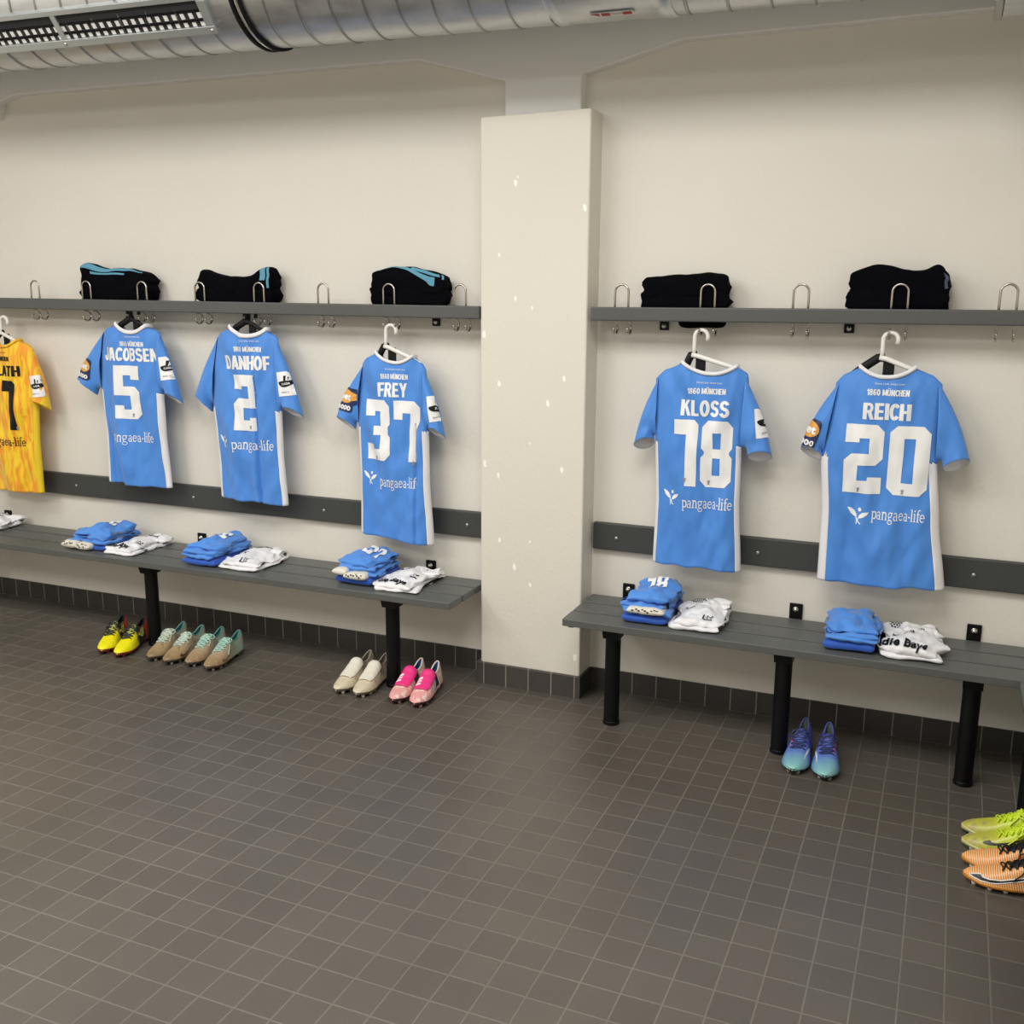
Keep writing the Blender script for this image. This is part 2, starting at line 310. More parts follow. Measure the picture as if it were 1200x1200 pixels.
LEAF = [[(0, 1), (.16, .98), (.42, .8), (.58, .52), (.6, .38), (.42, .44), (.2, .62)], [(.68, .3), (.72, .5), (.9, .68), (1.25, .76), (1.16, .56), (.98, .4), (.8, .32)], arc(.74, .86, .1, .13, 0, 330, 10),
        [(.58, .4), (.66, .2), (.62, -.05), (.56, -.05), (.58, .18), (.52, .36)], [(.68, .32), (.72, .12), (.86, -.02), (.8, -.05), (.68, .06), (.63, .3)]]
SWOOSH = [(.12, .56), (.03, .42), (0, .26), (.04, .11), (.14, .02), (.3, .02), (.6, .14), (1, .36), (.6, .25), (.36, .2), (.22, .23), (.15, .32), (.14, .45)]

# ================================================================== the room
struct(MB().box(-12, 52, -62, .6, -1, 0).build('floor', M['floor'], smooth=False))
struct(MB().box(-12, 52, -62, .6, 31, 32).build('ceiling', M['ceil'], smooth=False))
struct(MB().box(-12, 52, .05, .6, 0, 31).build('wall_back', M['wall'], smooth=False))
struct(MB().box(51.4, 52, -62, .05, 0, 31).build('wall_right', M['wall'], smooth=False))
struct(MB().box(-12, -11.4, -62, .05, 0, 31).build('wall_left', M['wall'], smooth=False))
struct(MB().box(-11.4, 51.4, -62, -61.4, 0, 31).build('wall_front', M['wall'], smooth=False))
struct(MB().prism([(27.80, .9), (32.16, .9), (32.18, 22.53), (27.79, 22.45)], .1, -1.25).build('pillar', M['pillar'], smooth=False, bevel=.08, seg=3))
HB = .933
struct(MB().box(-11.4, 27.66, 0, .3, 0, HB).build('baseboard_left', M['base'], smooth=False, bevel=.02))
struct(MB().box(32.2, 51.4, 0, .3, 0, HB).build('baseboard_right', M['base'], smooth=False, bevel=.02))
struct(MB().box(27.64, 32.22, -1.35, -1.2, 0, HB).build('baseboard_pillar', M['basep'], smooth=False, bevel=.02))
struct(MB().box(32.1, 32.22, -1.2, 0, 0, HB).box(27.64, 27.8, -1.2, 0, 0, HB).build('baseboard_return', M['basey'], smooth=False, bevel=.02))
struct(MB().prism([(-11.4, 31), (-11.4, 23.9), (2.2, 23.9), (2.4, 24.6), (3.6, 24.88), (24.75, 24.83), (28.45, 23.82), (28.45, 22.3), (31.5, 22.3), (31.5, 23.85), (35.2, 24.72), (51.4, 24.9), (51.4, 31)], .3, -.45).build('beam', M['beam'], smooth=False, bevel=.06, seg=2))

# ================================================================== ventilation duct under the ceiling
def duct_c(x): return (-5.0, 27.05 - .0125 * (x - 5))
t = thing('ventilation_duct', 'round galvanised spiral duct running under the ceiling along the wall', 'duct', (10, -5, 27))
OD = (10, -5, 27)
def ring(x, r, n=56): y, z = duct_c(x); return [(x, y + r * math.cos(2 * PI * k / n), z + r * math.sin(2 * PI * k / n)) for k in range(n)]
MB().rings([ring(x, 2.2) for x in (-11.4, 0, 10, 20, 32.4)], False).build('pipe', M['duct'], t, OD)
MB().rings([ring(x, r) for x, r in ((32.2, 2.2), (32.25, 2.25), (32.6, 2.25), (32.65, 2.22), (35.6, 2.22), (35.65, 2.26), (36.1, 2.26), (36.15, 2.2))], False).build('coupling', M['duct'], t, OD)
MB().rings([ring(x, 2.19) for x in (36, 40, 45.0)], False).build('pipe', M['duct'], t, OD)
def helix(x0, x1, pitch=1.26, r=2.2):
    n = int((x1 - x0) / pitch * 40); P = []
    for k in range(n + 1):
        x = lerp(x0, x1, k / n); y, z = duct_c(x); a = -(x - x0) / pitch * 2 * PI; P.append((x, y + r * math.cos(a), z + r * math.sin(a)))
    return P
MB().tube(helix(-11, 32.2), .06, 6, flat=.6).build('spiral_seam', M['seam'], t, OD)
MB().tube(helix(36.2, 44.9), .06, 6, flat=.6).build('spiral_seam', M['seam'], t, OD)
cl = MB()
for dx in (-.17, .17): cl.rings([ring(21.2 + dx + a, r) for a, r in ((-.06, 2.2), (-.06, 2.31), (.06, 2.31), (.06, 2.2))], False)
cl = cl.build('clamp', M['rubber'], t, OD); MB().rings([ring(21.2 + a, r) for a, r in ((-.12, 2.2), (-.12, 2.27), (.12, 2.27), (.12, 2.2))], False).build('clamp_band', M['steel'], cl)
bpy.data.objects['clamp_band'].location = (0, 0, 0)
for v in bpy.data.objects['clamp_band'].data.vertices: v.co -= Vector(OD) * S
y, z = duct_c(21.2)
MB().box(20.95, 21.45, y - 2.42, y - 2.2, z - .15, z + .15).cyl((21.2, y - 2.32, z - .4), (21.2, y - 2.32, z + 2.2), .06).build('clamp_bolt', M['zinc'], t, OD, smooth=False)
# grille let into the duct's lower front
b = math.radians(38); nv = Vector((0, -math.cos(b), -math.sin(b))); upv = Vector((0, -math.sin(b), math.cos(b)))
def gp(x, q, off): y, z = duct_c(x); return Vector((x, y, z)) + nv * (2.14 + off) + upv * q
def gbox(mb, x0, x1, q0, q1, o0, o1):
    k = len(mb.v); mb.v += [tuple(gp(x, q, o)) for x in (x0, x1) for q in (q0, q1) for o in (o0, o1)]
    mb.f += [tuple(k + i for i in c) for c in ((0, 1, 3, 2), (4, 6, 7, 5), (0, 4, 5, 1), (2, 3, 7, 6), (0, 2, 6, 4), (1, 5, 7, 3))]
GX0, GX1, Q0, Q1 = 3.0, 20.0, -.66, .72
g = MB(); gbox(g, GX0, GX1, Q0, Q0 + .28, -.3, .19); gbox(g, GX0, GX1, Q1 - .2, Q1, -.3, .19); gbox(g, GX1 - .35, GX1, Q0 + .28, Q1 - .2, -.3, .19); gbox(g, GX0, GX0 + .35, Q0 + .28, Q1 - .2, -.3, .19); gbox(g, 12.9, 13.15, Q0 + .28, Q1 - .2, -.1, .17)
grille = g.build('grille', M['frame'], t, OD, smooth=False, bevel=.02)
g = MB(); gbox(g, GX0 + .3, GX1 - .3, Q0 + .25, Q1 - .18, .07, .085); g.build('grille_opening_shade', M['grdark'], grille, OD, smooth=False)  # black sheet over the uncut pipe, shade of the duct's inside as colour
g = MB()
for q in (Q0 + .48, Q0 + .82): gbox(g, GX0 + .3, GX1 - .3, q, q + .035, .085, .15)
g.build('grille_vane', M['black'], grille, OD, smooth=False)
g = MB(); x = GX0 + .5
while x < GX1 - .5:
    for q0, q1 in ((Q0 + .29, Q0 + .44), (Q0 + .56, Q0 + .76)): gbox(g, x, x + .17, q0, q1, .085, .105)
    x += .37
o = g.build('grille_fins_lit', M['fin'], grille, OD, smooth=False); o['kind'] = 'stuff'  # near-white fins put the bright reflections in the grille into their colour
for x in (13.0, GX1 - .17): MB().cyl(gp(x, Q0 + .13, .19), gp(x, Q0 + .13, .22), .06).build('grille_screw', M['steel'], grille, OD)
def on_duct(ac):
    def fn(px, py): y, z = duct_c(px); a = ac + py / 2.24; return (px, y + 2.262 * math.cos(a), z + 2.262 * math.sin(a))
    return fn
AC = math.radians(253)
def shift(bm, dx, dy=0):
    for v in bm.verts: v.co += Vector((dx, dy, 0))
    return bm
st = MB().add_bm(shift(poly_bm([R_(0, 0, 1.4, .26)], cut=.1), 33.55), on_duct(AC)).build('warning_sticker', M['greyw'], t, OD, smooth=False)
st['label'] = 'red and white sticker on the duct'
def on_duct2(px, py): y, z = duct_c(px); a = AC + py / 2.24; return (px, y + 2.27 * math.cos(a), z + 2.27 * math.sin(a))
MB().add_bm(shift(poly_bm([[(0, .04), (.3, .04), (.3, .22)], R_(.36, .04, .64, .22), R_(1.05, .04, 1.34, .22)], cut=.1), 33.55), on_duct2).add_bm(shift(text_bm('LÜFTUNG', .36, .12, 0, 0), 34.4, .13), on_duct2).build('sticker_print', M['redp'], st, OD, smooth=False)
# metal vent box that reaches into the top right of the view
t = thing('vent_box', 'sheet metal duct box hanging below the beam at far right', 'duct', (48, -5, 24))
MB().box(45.3, 51.3, -6.2, -4.2, 23.72, 30.9).build('casing', M['duct'], t, (48, -5, 24), smooth=False, bevel=.05)
MB().box(45.1, 45.3, -6.3, -4.1, 23.66, 30.9).build('flange', M['seam'], t, (48, -5, 24), smooth=False, bevel=.02)

# ================================================================== benches, boards, coat rails
def bench(x0, x1, legs, bolts, label):
    o = (x0, -1.9, 0); t = thing('changing_room_bench', label, 'bench', o)
    b = MB()
    for k in range(3): b.box(x0, x1, -3.78 + 1.23 * k, -3.78 + 1.23 * k + 1.10, 3.87, 4.15)
    b.build('seat', M['slat'], t, o, smooth=False, bevel=.03, seg=2)
    b = MB().box(x0 + .15, x0 + .35, -3.5, -.2, 3.75, 3.87); b.build('end_batten', M['slat'], t, o, smooth=False)
    for lx in legs:
        MB().cyl((lx, -3.02, 0), (lx, -3.02, 3.62), .29, n=28).cyl((lx, -3.02, 0), (lx, -3.02, .16), .315, n=28).build('leg', M['black'], t, o, bevel=.04)
        a = MB().prism([(-3.45, 3.87), (-3.45, 3.74), (-3.34, 3.45), (-2.72, 3.45), (-2.4, 3.66), (-.02, 3.66), (-.02, 3.87)], 0, .62)
        a.v = [(lx - .31 + y, x, z) for x, y, z in a.v]; a.build('support_arm', M['black'], t, o, smooth=False)
    for bx in bolts:
        k = MB().box(bx - .24, bx + .24, -.04, .05, 3.7, 4.68).build('wall_bracket', M['black'], t, o, smooth=False, bevel=.03)
        MB().cyl((bx, -.04, 4.46), (bx, -.1, 4.46), .12, .1, 14).ball((bx, -.1, 4.46), .09).build('bolt', M['steel'], k, o)
    return t
bench(-6, 27.62, (-.6, 12.06, 24.64), (-.05, 12.56, 24.86), 'grey slatted bench on black legs left of the white pillar')
bench(32.3, 51.3, (34.08, 40.35, 46.42), (33.74, 40.27, 46.41), 'grey slatted bench on black legs right of the white pillar')
o = (49.5, -12, 0); t = thing('changing_room_bench', 'grey bench along the right wall cut by the right edge of the photo', 'bench', o)
b = MB()
for k in range(3): b.box(47.72 + 1.22 * k, 47.72 + 1.22 * k + 1.14, -32, -3.82, 3.85, 4.14)
b.build('seat', M['slat'], t, o, smooth=False, bevel=.05, seg=3)
for ly in (-4.45, -13, -22): MB().cyl((48.3, ly, 0), (48.3, ly, 3.85), .31, n=24).build('leg', M['black'], t, o, bevel=.04)
MB().box(48.0, 51.3, -4.75, -4.15, 3.6, 3.85).build('support_arm', M['black'], t, o, smooth=False)
def board(x0, x1, zl, zr, screws, label):
    o = (x0, -.1, 6); t = thing('backrest_board', label, 'wall board', o)
    MB().prism([(x0, zl), (x1, zr), (x1, zr + 1.09), (x0, zl + 1.09)], .05, -.22).build('board', M['board'], t, o, smooth=False, bevel=.05, seg=3)
    for sx in screws: z = lerp(zl, zr, (sx - x0) / (x1 - x0)) + .52; MB().cyl((sx, -.22, z), (sx, -.25, z), .075, .06, 12).build('screw', M['zinc'], t, o)
board(-8, 27.77, 5.9, 5.95, (5.1, 12.38, 19.63, 26.7), 'dark grey backrest board screwed to the wall left of the pillar')
board(32.25, 51.3, 6.02, 6.0, (33.23, 38.77, 46.2), 'dark grey backrest board screwed to the wall right of the pillar')
def coat_rail(x0, x1, zf, hooks, brs, label):
    o = (x0, -1.2, 15); t = thing('coat_rail', label, 'coat rail', o)
    MB().prism([(x0, zf(x0)), (x1, zf(x1)), (x1, zf(x1) + .50), (x0, zf(x0) + .50)], -1.35, -1.08).build('rail', M['rail'], t, o, smooth=False, bevel=.05, seg=3)
    MB().prism([(x0, zf(x0) + .24), (x1, zf(x1) + .24), (x1, zf(x1) + .46), (x0, zf(x0) + .46)], -.82, -.2).build('back_slat', M['rail'], t, o, smooth=False, bevel=.04)
    for hx in hooks:
        z = zf(hx) - 15.1; P = []
        def side(s): return [(hx + s * .26, -1.06, 14.80 + z), (hx + s * .26, -1.0, 14.68 + z), (hx + s * .26, -.88, 14.6 + z), (hx + s * .26, -.72, 14.62 + z), (hx + s * .26, -.6, 14.76 + z), (hx + s * .26, -.62, 14.92 + z), (hx + s * .26, -.76, 15.04 + z), (hx + s * .26, -.95, 15.08 + z), (hx + s * .26, -1.02, 15.2 + z), (hx + s * .255, -1.02, 16.1 + z)]
        P = side(-1) + [(hx + .26 * math.cos(a), -1.02, 16.14 + z + .27 * math.sin(a)) for a in [PI - PI * k / 12 for k in range(1, 12)]] + side(1)[::-1]
        MB().tube(P, .042, 8).ball(P[0], .055, 8).ball(P[-1], .055, 8).build('hook', M['wire'], t, o)
    for bx in brs:
        z = zf(bx); k = MB().box(bx - .17, bx + .17, -.05, .05, z - .36, z + .4).box(bx - .14, bx + .14, -1.1, -.05, z + .08, z + .25).build('bracket', M['black'], t, o, smooth=False, bevel=.02)
        MB().cyl((bx, -.05, z - .2), (bx, -.11, z - .2), .1, .08, 12).ball((bx, -.11, z - .2), .07).build('bolt', M['steel'], k, o)
coat_rail(-6, 27.77, lambda x: 15.11 - .0042 * (x - 3), (4.37, 7.58, 10.86, 14.1, 17.25, 20.48, 23.61, 26.81), (9.07, 15.76, 25.23), 'grey coat rail with steel double hooks left of the pillar')
coat_rail(32.34, 51.3, lambda x: 15.03 + .0047 * (x - 32.3), (33.43, 36.63, 39.87, 43.08, 46.36), (34.81, 41.44), 'grey coat rail with steel double hooks right of the pillar')
# ================================================================== hangers and jerseys
def jersey(name, shirt_label, hanger_label, num, P, mt, mside, ink, pleats=(), low=True, badgeL=None, badgeR=None, name_w=1.5, seed=1, sp=(0, 0), numdx=0, panel=(.86, .86), cuffm=None, colm=None, tip=None):
    # P: shoulder, armpit, hem, cuff and collar points in x,z
    shL, shR, apL, apR, heL, heR, coL, coR = [P[k] for k in ('shL', 'shR', 'apL', 'apR', 'heL', 'heR', 'coL', 'coR')]
    cx = (coL[0] + coR[0]) / 2; zc = (coL[1] + coR[1]) / 2; YC = -1.0
    org = (cx, YC, zc); GRP = 'jerseys hanging along the wall'
    t = thing('football_jersey', shirt_label, 'jersey', org, GRP)
    zs = (shL[1] + shR[1]) / 2; za = (apL[1] + apR[1]) / 2; zh = (heL[1] + heR[1]) / 2
    wst = lerp(za, zh, .45)
    EL = [(zh - .5, heL[0]), (zh, heL[0]), (wst, (heL[0] + apL[0]) / 2 + .10), (za, apL[0] + .05), (lerp(za, zs, .5), lerp(apL[0], shL[0], .5) + .12), (zs, shL[0] + .24), (zs + .7, shL[0] + .45)]
    ER = [(zh - .5, heR[0]), (zh, heR[0]), (wst, (heR[0] + apR[0]) / 2 - .10), (za, apR[0] - .05), (lerp(za, zs, .5), lerp(apR[0], shR[0], .5) - .12), (zs, shR[0] - .24), (zs + .7, shR[0] - .45)]
    top_pts = [(shL[0], shL[1] - .55), (lerp(shL[0], coL[0], .12), shL[1] - .10), (lerp(shL[0], coL[0], .5), lerp(shL[1], coL[1], .58)), (coL[0], coL[1]), (coR[0], coR[1]), (lerp(shR[0], coR[0], .5), lerp(shR[1], coR[1], .58)), (lerp(shR[0], coR[0], .12), shR[1] - .10), (shR[0], shR[1] - .55)]
    nw = (coR[0] - coL[0]) / 2
    def ztop(x, back):
        z = interp(top_pts, x); q = abs(x - cx) / nw
        if q < 1: z -= (.34 if back else .7) * (1 - q ** 2.2)
        return z
    Dt = [(zh, .36), (wst, .42), (za, .44), (zs - .4, .36), (zs + .5, .3)]
    def pleat_y(x, z):
        y = 0
        for (s0, hid, ztp, amp) in pleats: y += amp * sstep(ztp + .2, ztp - .5, z) * math.exp(-((x - cx - s0 - .02) / .07) ** 2) - amp * .45 * sstep(ztp + .2, ztp - .5, z) * math.exp(-((x - cx - s0 + .16) / .13) ** 2)
        return y
    def wrinkle(x, z):
        k = sstep(zs + .3, za - 1, z)
        q = .26 * k * N((x * 1.5 + .10 * z, 0, z * .20), 1, seed) + .17 * lerp(N((x * 1.9 + .9 * z, 0, z * .5), .8, seed + 3), N((x * 1.9 - .9 * z, 0, z * .5), .8, seed + 4), sstep(cx - 1, cx + 1, x)) + .05 * N((x * 3, 0, z * 1.2), 1.2, seed + 5)
        q += .11 * k * math.sin(x * 2.6 + seed + .25 * z) * sstep(zh + 4.5, zh, z)
        return q
    def depth(x, z, back):
        l, r_ = interp(EL, z), interp(ER, z); u = max(-1, min(1, (x - (l + r_) / 2) / ((r_ - l) / 2)))
        D = interp(Dt, z) * (1 - abs(u) ** 2.6) ** .5
        zt = interp(top_pts, x); v = max(0, min(1, (zt - z) / 1.0)); e = 1 - (1 - v) ** 3
        q = abs(x - cx) / nw
        D *= lerp(.30, 1, e) if q > 1.25 else lerp(lerp(.9, .3, sstep(.85, 1.25, q)), 1, e)
        k = (1 - abs(u) ** 4)
        return YC - D + (wrinkle(x, z) + pleat_y(x, z)) * k if back else YC + D * .8 + .5 * wrinkle(x + 9, z) * k
    def pt(u, v, back):                                # u -1..1 across, v 0 hem .. 1 top
        z0 = lerp(heL[1], heR[1], (u + 1) / 2) + .05 * N((u * 3, seed, 0)); l, r_ = interp(EL, z0), interp(ER, z0)
        x = lerp(l, r_, (u + 1) / 2); zt = ztop(x, back)
        for _ in range(3):
            z = lerp(z0, zt, v); l, r_ = interp(EL, z), interp(ER, z); x = lerp(l, r_, (u + 1) / 2); zt = ztop(x, back)
        return (x, depth(x, z, back), z)
    uB, uF = panel                                     # the blue stops here; beyond is the side panel
    def us(lo, hi, n): return [lo + (hi - lo) * k / n for k in range(n + 1)]
    U = us(-1, -uB, 5)[:-1] + us(-uB, uB, 110) + us(uB, 1, 5)[1:]
    V = [1 - (1 - k / 90) ** 1.0 for k in range(91)]
    body, side = MB(), MB()
    for back in (True, False):
        b = len(body.v)
        pts = [pt(u, v, back) for v in V for u in U]; body.v += pts; side.v += pts
        n = len(U)
        for j in range(90):
            zz = pts[j * n][2]
            for i in range(n - 1):
                um = (U[i] + U[i + 1]) / 2; zm = pts[j * n + i][2]
                pan = zm < za - .02 and abs(um) > uB and (uB < .999)
                (side if pan else body).f.append((b + j * n + i, b + j * n + i + 1, b + (j + 1) * n + i + 1, b + (j + 1) * n + i))
    def clean(mb):
        used = sorted({i for q in mb.f for i in q}); mp = {o: i for i, o in enumerate(used)}; mb.v = [mb.v[i] for i in used]; mb.f = [tuple(mp[i] for i in q) for q in mb.f]
        me = {}; vv = []; rm = []
        for p in mb.v:
            k = tuple(round(c, 3) for c in p)
            if k not in me: me[k] = len(vv); vv.append(p)
            rm.append(me[k])
        mb.v = vv; mb.f = [q for q in (tuple(dict.fromkeys(rm[i] for i in q)) for q in mb.f) if len(q) > 2]
        return mb
    body_o = clean(body).build('body', mt, t, org, solid=.012)
    if side.f:
        for sg, nm in ((-1, 'side_panel'), (1, 'side_panel')):
            h = MB(); h.v = side.v; h.f = [q for q in side.f if (sum(side.v[i][0] for i in q) / len(q) - cx) * sg > 0]; clean(h).build(nm, mside, t, org, solid=.012)
    # sleeves
    fns = {}
    for sg, sh, ap, co_, ci in ((-1, shL, apL, P['cLo'], P['cLi']), (1, shR, apR, P['cRo'], P['cRi'])):
        ru = Vector((sh[0] - sg * .34, 0, sh[1] + .03)); rl = Vector((ap[0] - sg * .10, 0, ap[1] - .05)); rc = (ru + rl) / 2 + Vector((0, YC, 0)); re = (ru - rl) / 2
        cc = Vector(((co_[0] + ci[0]) / 2, YC - .05, (co_[1] + ci[1]) / 2)); ce = Vector((co_[0] - ci[0], 0, co_[1] - ci[1])) / 2
        def ax(l, rc=rc, re=re, cc=cc, ce=ce, sg=sg): return rc.lerp(cc, l) + Vector((sg * .10 * math.sin(PI * l), 0, .10 * math.sin(PI * l))), re.lerp(ce, l ** .75)
        def fn(phi, l, k=1.0, ax=ax, sg=sg):
            c, e = ax(l)
            dy = lerp(.30, .40, l); s_ = math.sin(phi)
            v = c + e * (math.cos(phi) * k) + Vector((0, -dy * s_ * k, .24 * s_ * l * l))
            wv = .13 * N((phi * 1.2, l * 2.2, sg), 1, seed + 11) * (1 - abs(math.cos(phi)) * .6)
            return v + Vector((sg * .2 * wv, -wv * s_, 0))
        fns[sg] = (fn, ax)
        MB().grid(60, 30, lambda u, v: fn(2 * PI * u, v), wrapu=True).build('sleeve', mt, t, org, solid=.012)
        MB().grid(40, 5, lambda u, v: fn(2 * PI * u, lerp(.70, .998, v), .965), wrapu=True).build('cuff_lining', cuffm or mside, t, org, solid=.008)
    # collar band
    cm = colm or M['white']; cb = MB()
    path = []
    for back in (True, False):
        for k in range(25):
            x = lerp(coL[0], coR[0], k / 24) if back else lerp(coR[0], coL[0], k / 24)
            path.append(Vector((x, depth(x, ztop(x, back) - .03, back), ztop(x, back) + (.02 if back else .0))))
    rs = []
    for k, p in enumerate(path):
        q = path[(k + 1) % len(path)] - path[k - 1]; out = Vector((p.x - cx, (p.y - YC) * 2, 0)).normalized()
        a = p + out * .05; hgt = .11 if low else .16
        rs.append([a + Vector((0, 0, -.03)), a + out * .02 + Vector((0, 0, .06)), a - out * .04 + Vector((0, 0, hgt)), a - out * .07 + Vector((0, 0, hgt - .01)), a - out * .06 + Vector((0, 0, -.03))])
    cb.rings(rs + [rs[0]], False).build('collar', cm, t, org)
    # printed lettering follows the cloth of the back
    def g(s, z):
        x = s
        for (s0, hid, ztp, amp) in pleats:
            h = hid * sstep(ztp + .1, ztp - .35, z)
            if h > 0 and s > s0: x = x - h if s > s0 + h else s0 + .01 * (s - s0) / h
        return x
    def drop_hidden(bm, x0, z0):           # print swallowed by a pleat
        bad = []
        for f in bm.faces:
            c = f.calc_center_median(); ss = x0 - cx + c.x
            if any(s0 - .005 < ss < s0 + hid * sstep(ztp + .1, ztp - .35, z0 + c.y) for (s0, hid, ztp, amp) in pleats): bad.append(f)
        if bad: bmesh.ops.delete(bm, geom=bad, context='FACES')
        return bm
    def on(x0, z0, off, sx=1.0):
        def fn(a, b_):
            z = z0 + b_; s = g(x0 - cx + a, z); x = cx + s; e = .02
            y = depth(x, z, True); nx = (depth(x + e, z, True) - depth(x - e, z, True)) / (2 * e); nz = (depth(x, z + e, True) - depth(x, z - e, True)) / (2 * e)
            n = Vector((nx, -1, nz)).normalized(); return (x + n.x * off, y + n.y * off, z + n.z * off)
        return fn
    OFF = .026
    L = P['prints']
    def pr(nm, bm, x0, z0, m=None, off=OFF, lab=None, par=t):
        o = MB().add_bm(drop_hidden(bm, x0, z0), on(x0, z0, off)).build(nm, m or ink, par, org if par is t else org)
        if lab: o['label'] = lab
        return o
    x, z = L['motto']; pr('motto_lettering', text_bm('Einmal Löwe, immer Löwe', .92, .085, .0, .12), x, z)
    x, z, w_ = L['club']; pr('club_lettering', caps_bm('1860 MÜNCHEN', w_, .26), x, z, lab='printed 1860 MÜNCHEN')
    x, z, w_, h = L['name']; pr('name_lettering', caps_bm(name, w_, h, .08), x, z, lab='printed name ' + name)
    x, z, w_, h = L['num']; no = pr('number', number_bm(num, w_, h, .08), x, z, lab='large number ' + num)
    for mx in L['marks']: pr('number_crest', poly_bm([[(0, 0), (.09, 0), (.1, .1), (.12, .18), (.05, .2), (-.01, .15), (.02, .08)]], .11, .17, .1), mx[0], mx[1], M['greyp'], OFF + .01, par=no)
    x, z, w_, h = L['sponsor']; pr('sponsor_lettering', poly_bm(serif_polys('pangaea.life'), w_, h, .08), x, z)
    if L.get('leaf'): x, z, w_, h = L['leaf']; pr('sponsor_leaf', poly_bm(LEAF, w_, h, .08), x, z)
    # sleeve badges
    def on_sleeve(sg, ctr, rot, off):     # badge seen square on from the room, wrapped over the sleeve
        (fn, ax), ca, sa = fns[sg], math.cos(rot), math.sin(rot)
        def q(a, b_):
            X, Z = ctr[0] + a * ca - b_ * sa, ctr[1] + a * sa + b_ * ca; ph = PI / 2; e = .01; l = .5
            for _ in range(4):
                lo, hi = .02, .99; zz = Z - .24 * math.sin(ph) * l * l
                for _ in range(22):
                    l = (lo + hi) / 2; c, ev = ax(l); tx, tz = ev.z, -ev.x
                    if tz > 0: tx, tz = -tx, -tz
                    if (X - c.x) * tx + (zz - c.z) * tz > 0: lo = l
                    else: hi = l
                c, ev = ax(l); ph = math.acos(max(-.985, min(.985, ((X - c.x) * ev.x + (zz - c.z) * ev.z) / ev.length_squared)))
            n = (fn(ph + e, l) - fn(ph - e, l)).cross(fn(ph, l + e) - fn(ph, l - e)).normalized()
            if n.y > 0: n = -n
            return tuple(fn(ph, l) + n * off)
        return q
    if badgeL is not None:
        f0 = lambda off: on_sleeve(-1, badgeL[:2], badgeL[2], off)
        bo = MB().add_bm(poly_bm([ch(-.36, -.5, .36, .5, .08, .08, .08, .08)], cut=.1), f0(.03)).build('sleeve_badge', M['navy'], t, org); bo['label'] = 'navy badge on the left sleeve'
        MB().add_bm(poly_bm([arc(.0, .14, .33, .28, 0, 345, 20)], cut=.1), f0(.042)).build('badge_oval', M['orange'], bo, org)
        MB().add_bm(shift(text_bm('bet', .46, .3, .05, .1), 0, .14), f0(.054)).add_bm(shift(text_bm('3000', .56, .2, .04, .1), 0, -.33), f0(.054)).build('badge_lettering', M['print'], bo, org)
    if badgeR is not None:
        f1 = lambda off: on_sleeve(1, badgeR[:2], badgeR[2], off)
        bo = MB().add_bm(poly_bm([R_(-.36, -.52, .36, .52)], cut=.1), f1(.03)).build('sleeve_patch', M['print'], t, org); bo['label'] = 'white league patch on the right sleeve'
        MB().add_bm(poly_bm([arc(0, .08, .3, .22, 180, 360, 12) + arc(.0, .08, .3, .05, 0, 180, 8)], cut=.1), f1(.042)).add_bm(poly_bm([R_(-.04, .12, .04, .34), R_(.1, .16, .13, .28)], cut=.1), f1(.042)).build('patch_emblem', M['ink'], bo, org)
        MB().add_bm(shift(text_bm('3.LIGA', .3, .09, .03, .1), .03, .0), f1(.054)).build('patch_lettering', M['print'], bo, org)
        MB().add_bm(shift(text_bm('BWIN 3.', .34, .075, .02, .1), 0, -.36), f1(.042)).build('patch_small_print', M['greyp'], bo, org)
    # hanger
    th = thing('clothes_hanger', hanger_label, 'hanger', org, 'hangers holding the jerseys')
    hx, hz = P['hook']; zb = zc + .32; HM = M['plastic'] if low else M['ink']
    rr = .24; hy = -.97
    hp = [(hx - rr, YC + .01, zb - .02), (hx - rr, hy, zb + .3), (hx - rr, hy, hz - rr)] + [(hx - rr * math.cos(a), hy, hz - rr + rr * math.sin(a)) for a in [PI * k / 12 for k in range(1, 13)]] + [(hx + rr - .02, hy, hz - rr - .14)]
    MB().tube(hp, .075, 10, flat=1.15).build('hook', HM, th, org)
    x0 = hx - rr
    MB().tube([(x0 - .08, YC - .02, zb + .03), (x0 + .12, YC - .03, zb), (coR[0] - .1, YC - .06, coR[1] - .02), (coR[0] + .25, YC, coR[1] - .22), (shR[0] - .5, YC, shR[1] - .28)], .085, 10, flat=.7, up=(0, 0, 1)).build('arm', HM, th, org)
    a = MB().tube([(x0 + .1, YC + .06, zb + .04), (x0 - .12, YC + .05, zb + .01), (coL[0] + .08, YC + .05, coL[1] - .0), (coL[0] - .25, YC, coL[1] - .22), (shL[0] + .5, YC, shL[1] - .28)], lambda u: .15 if u < .6 else .1, 10, flat=.6, up=(0, 0, 1)).build('arm', M['ink'], th, org)
    if low: a['label'] = 'black wrapped arm'
    a = MB().box(x0 + .05, x0 + .42, YC + .06, YC + .14, zb - .75, zb - .02).build('size_clip', M['ink'], th, org, smooth=False, bevel=.03); a['label'] = 'black clip under the hook'

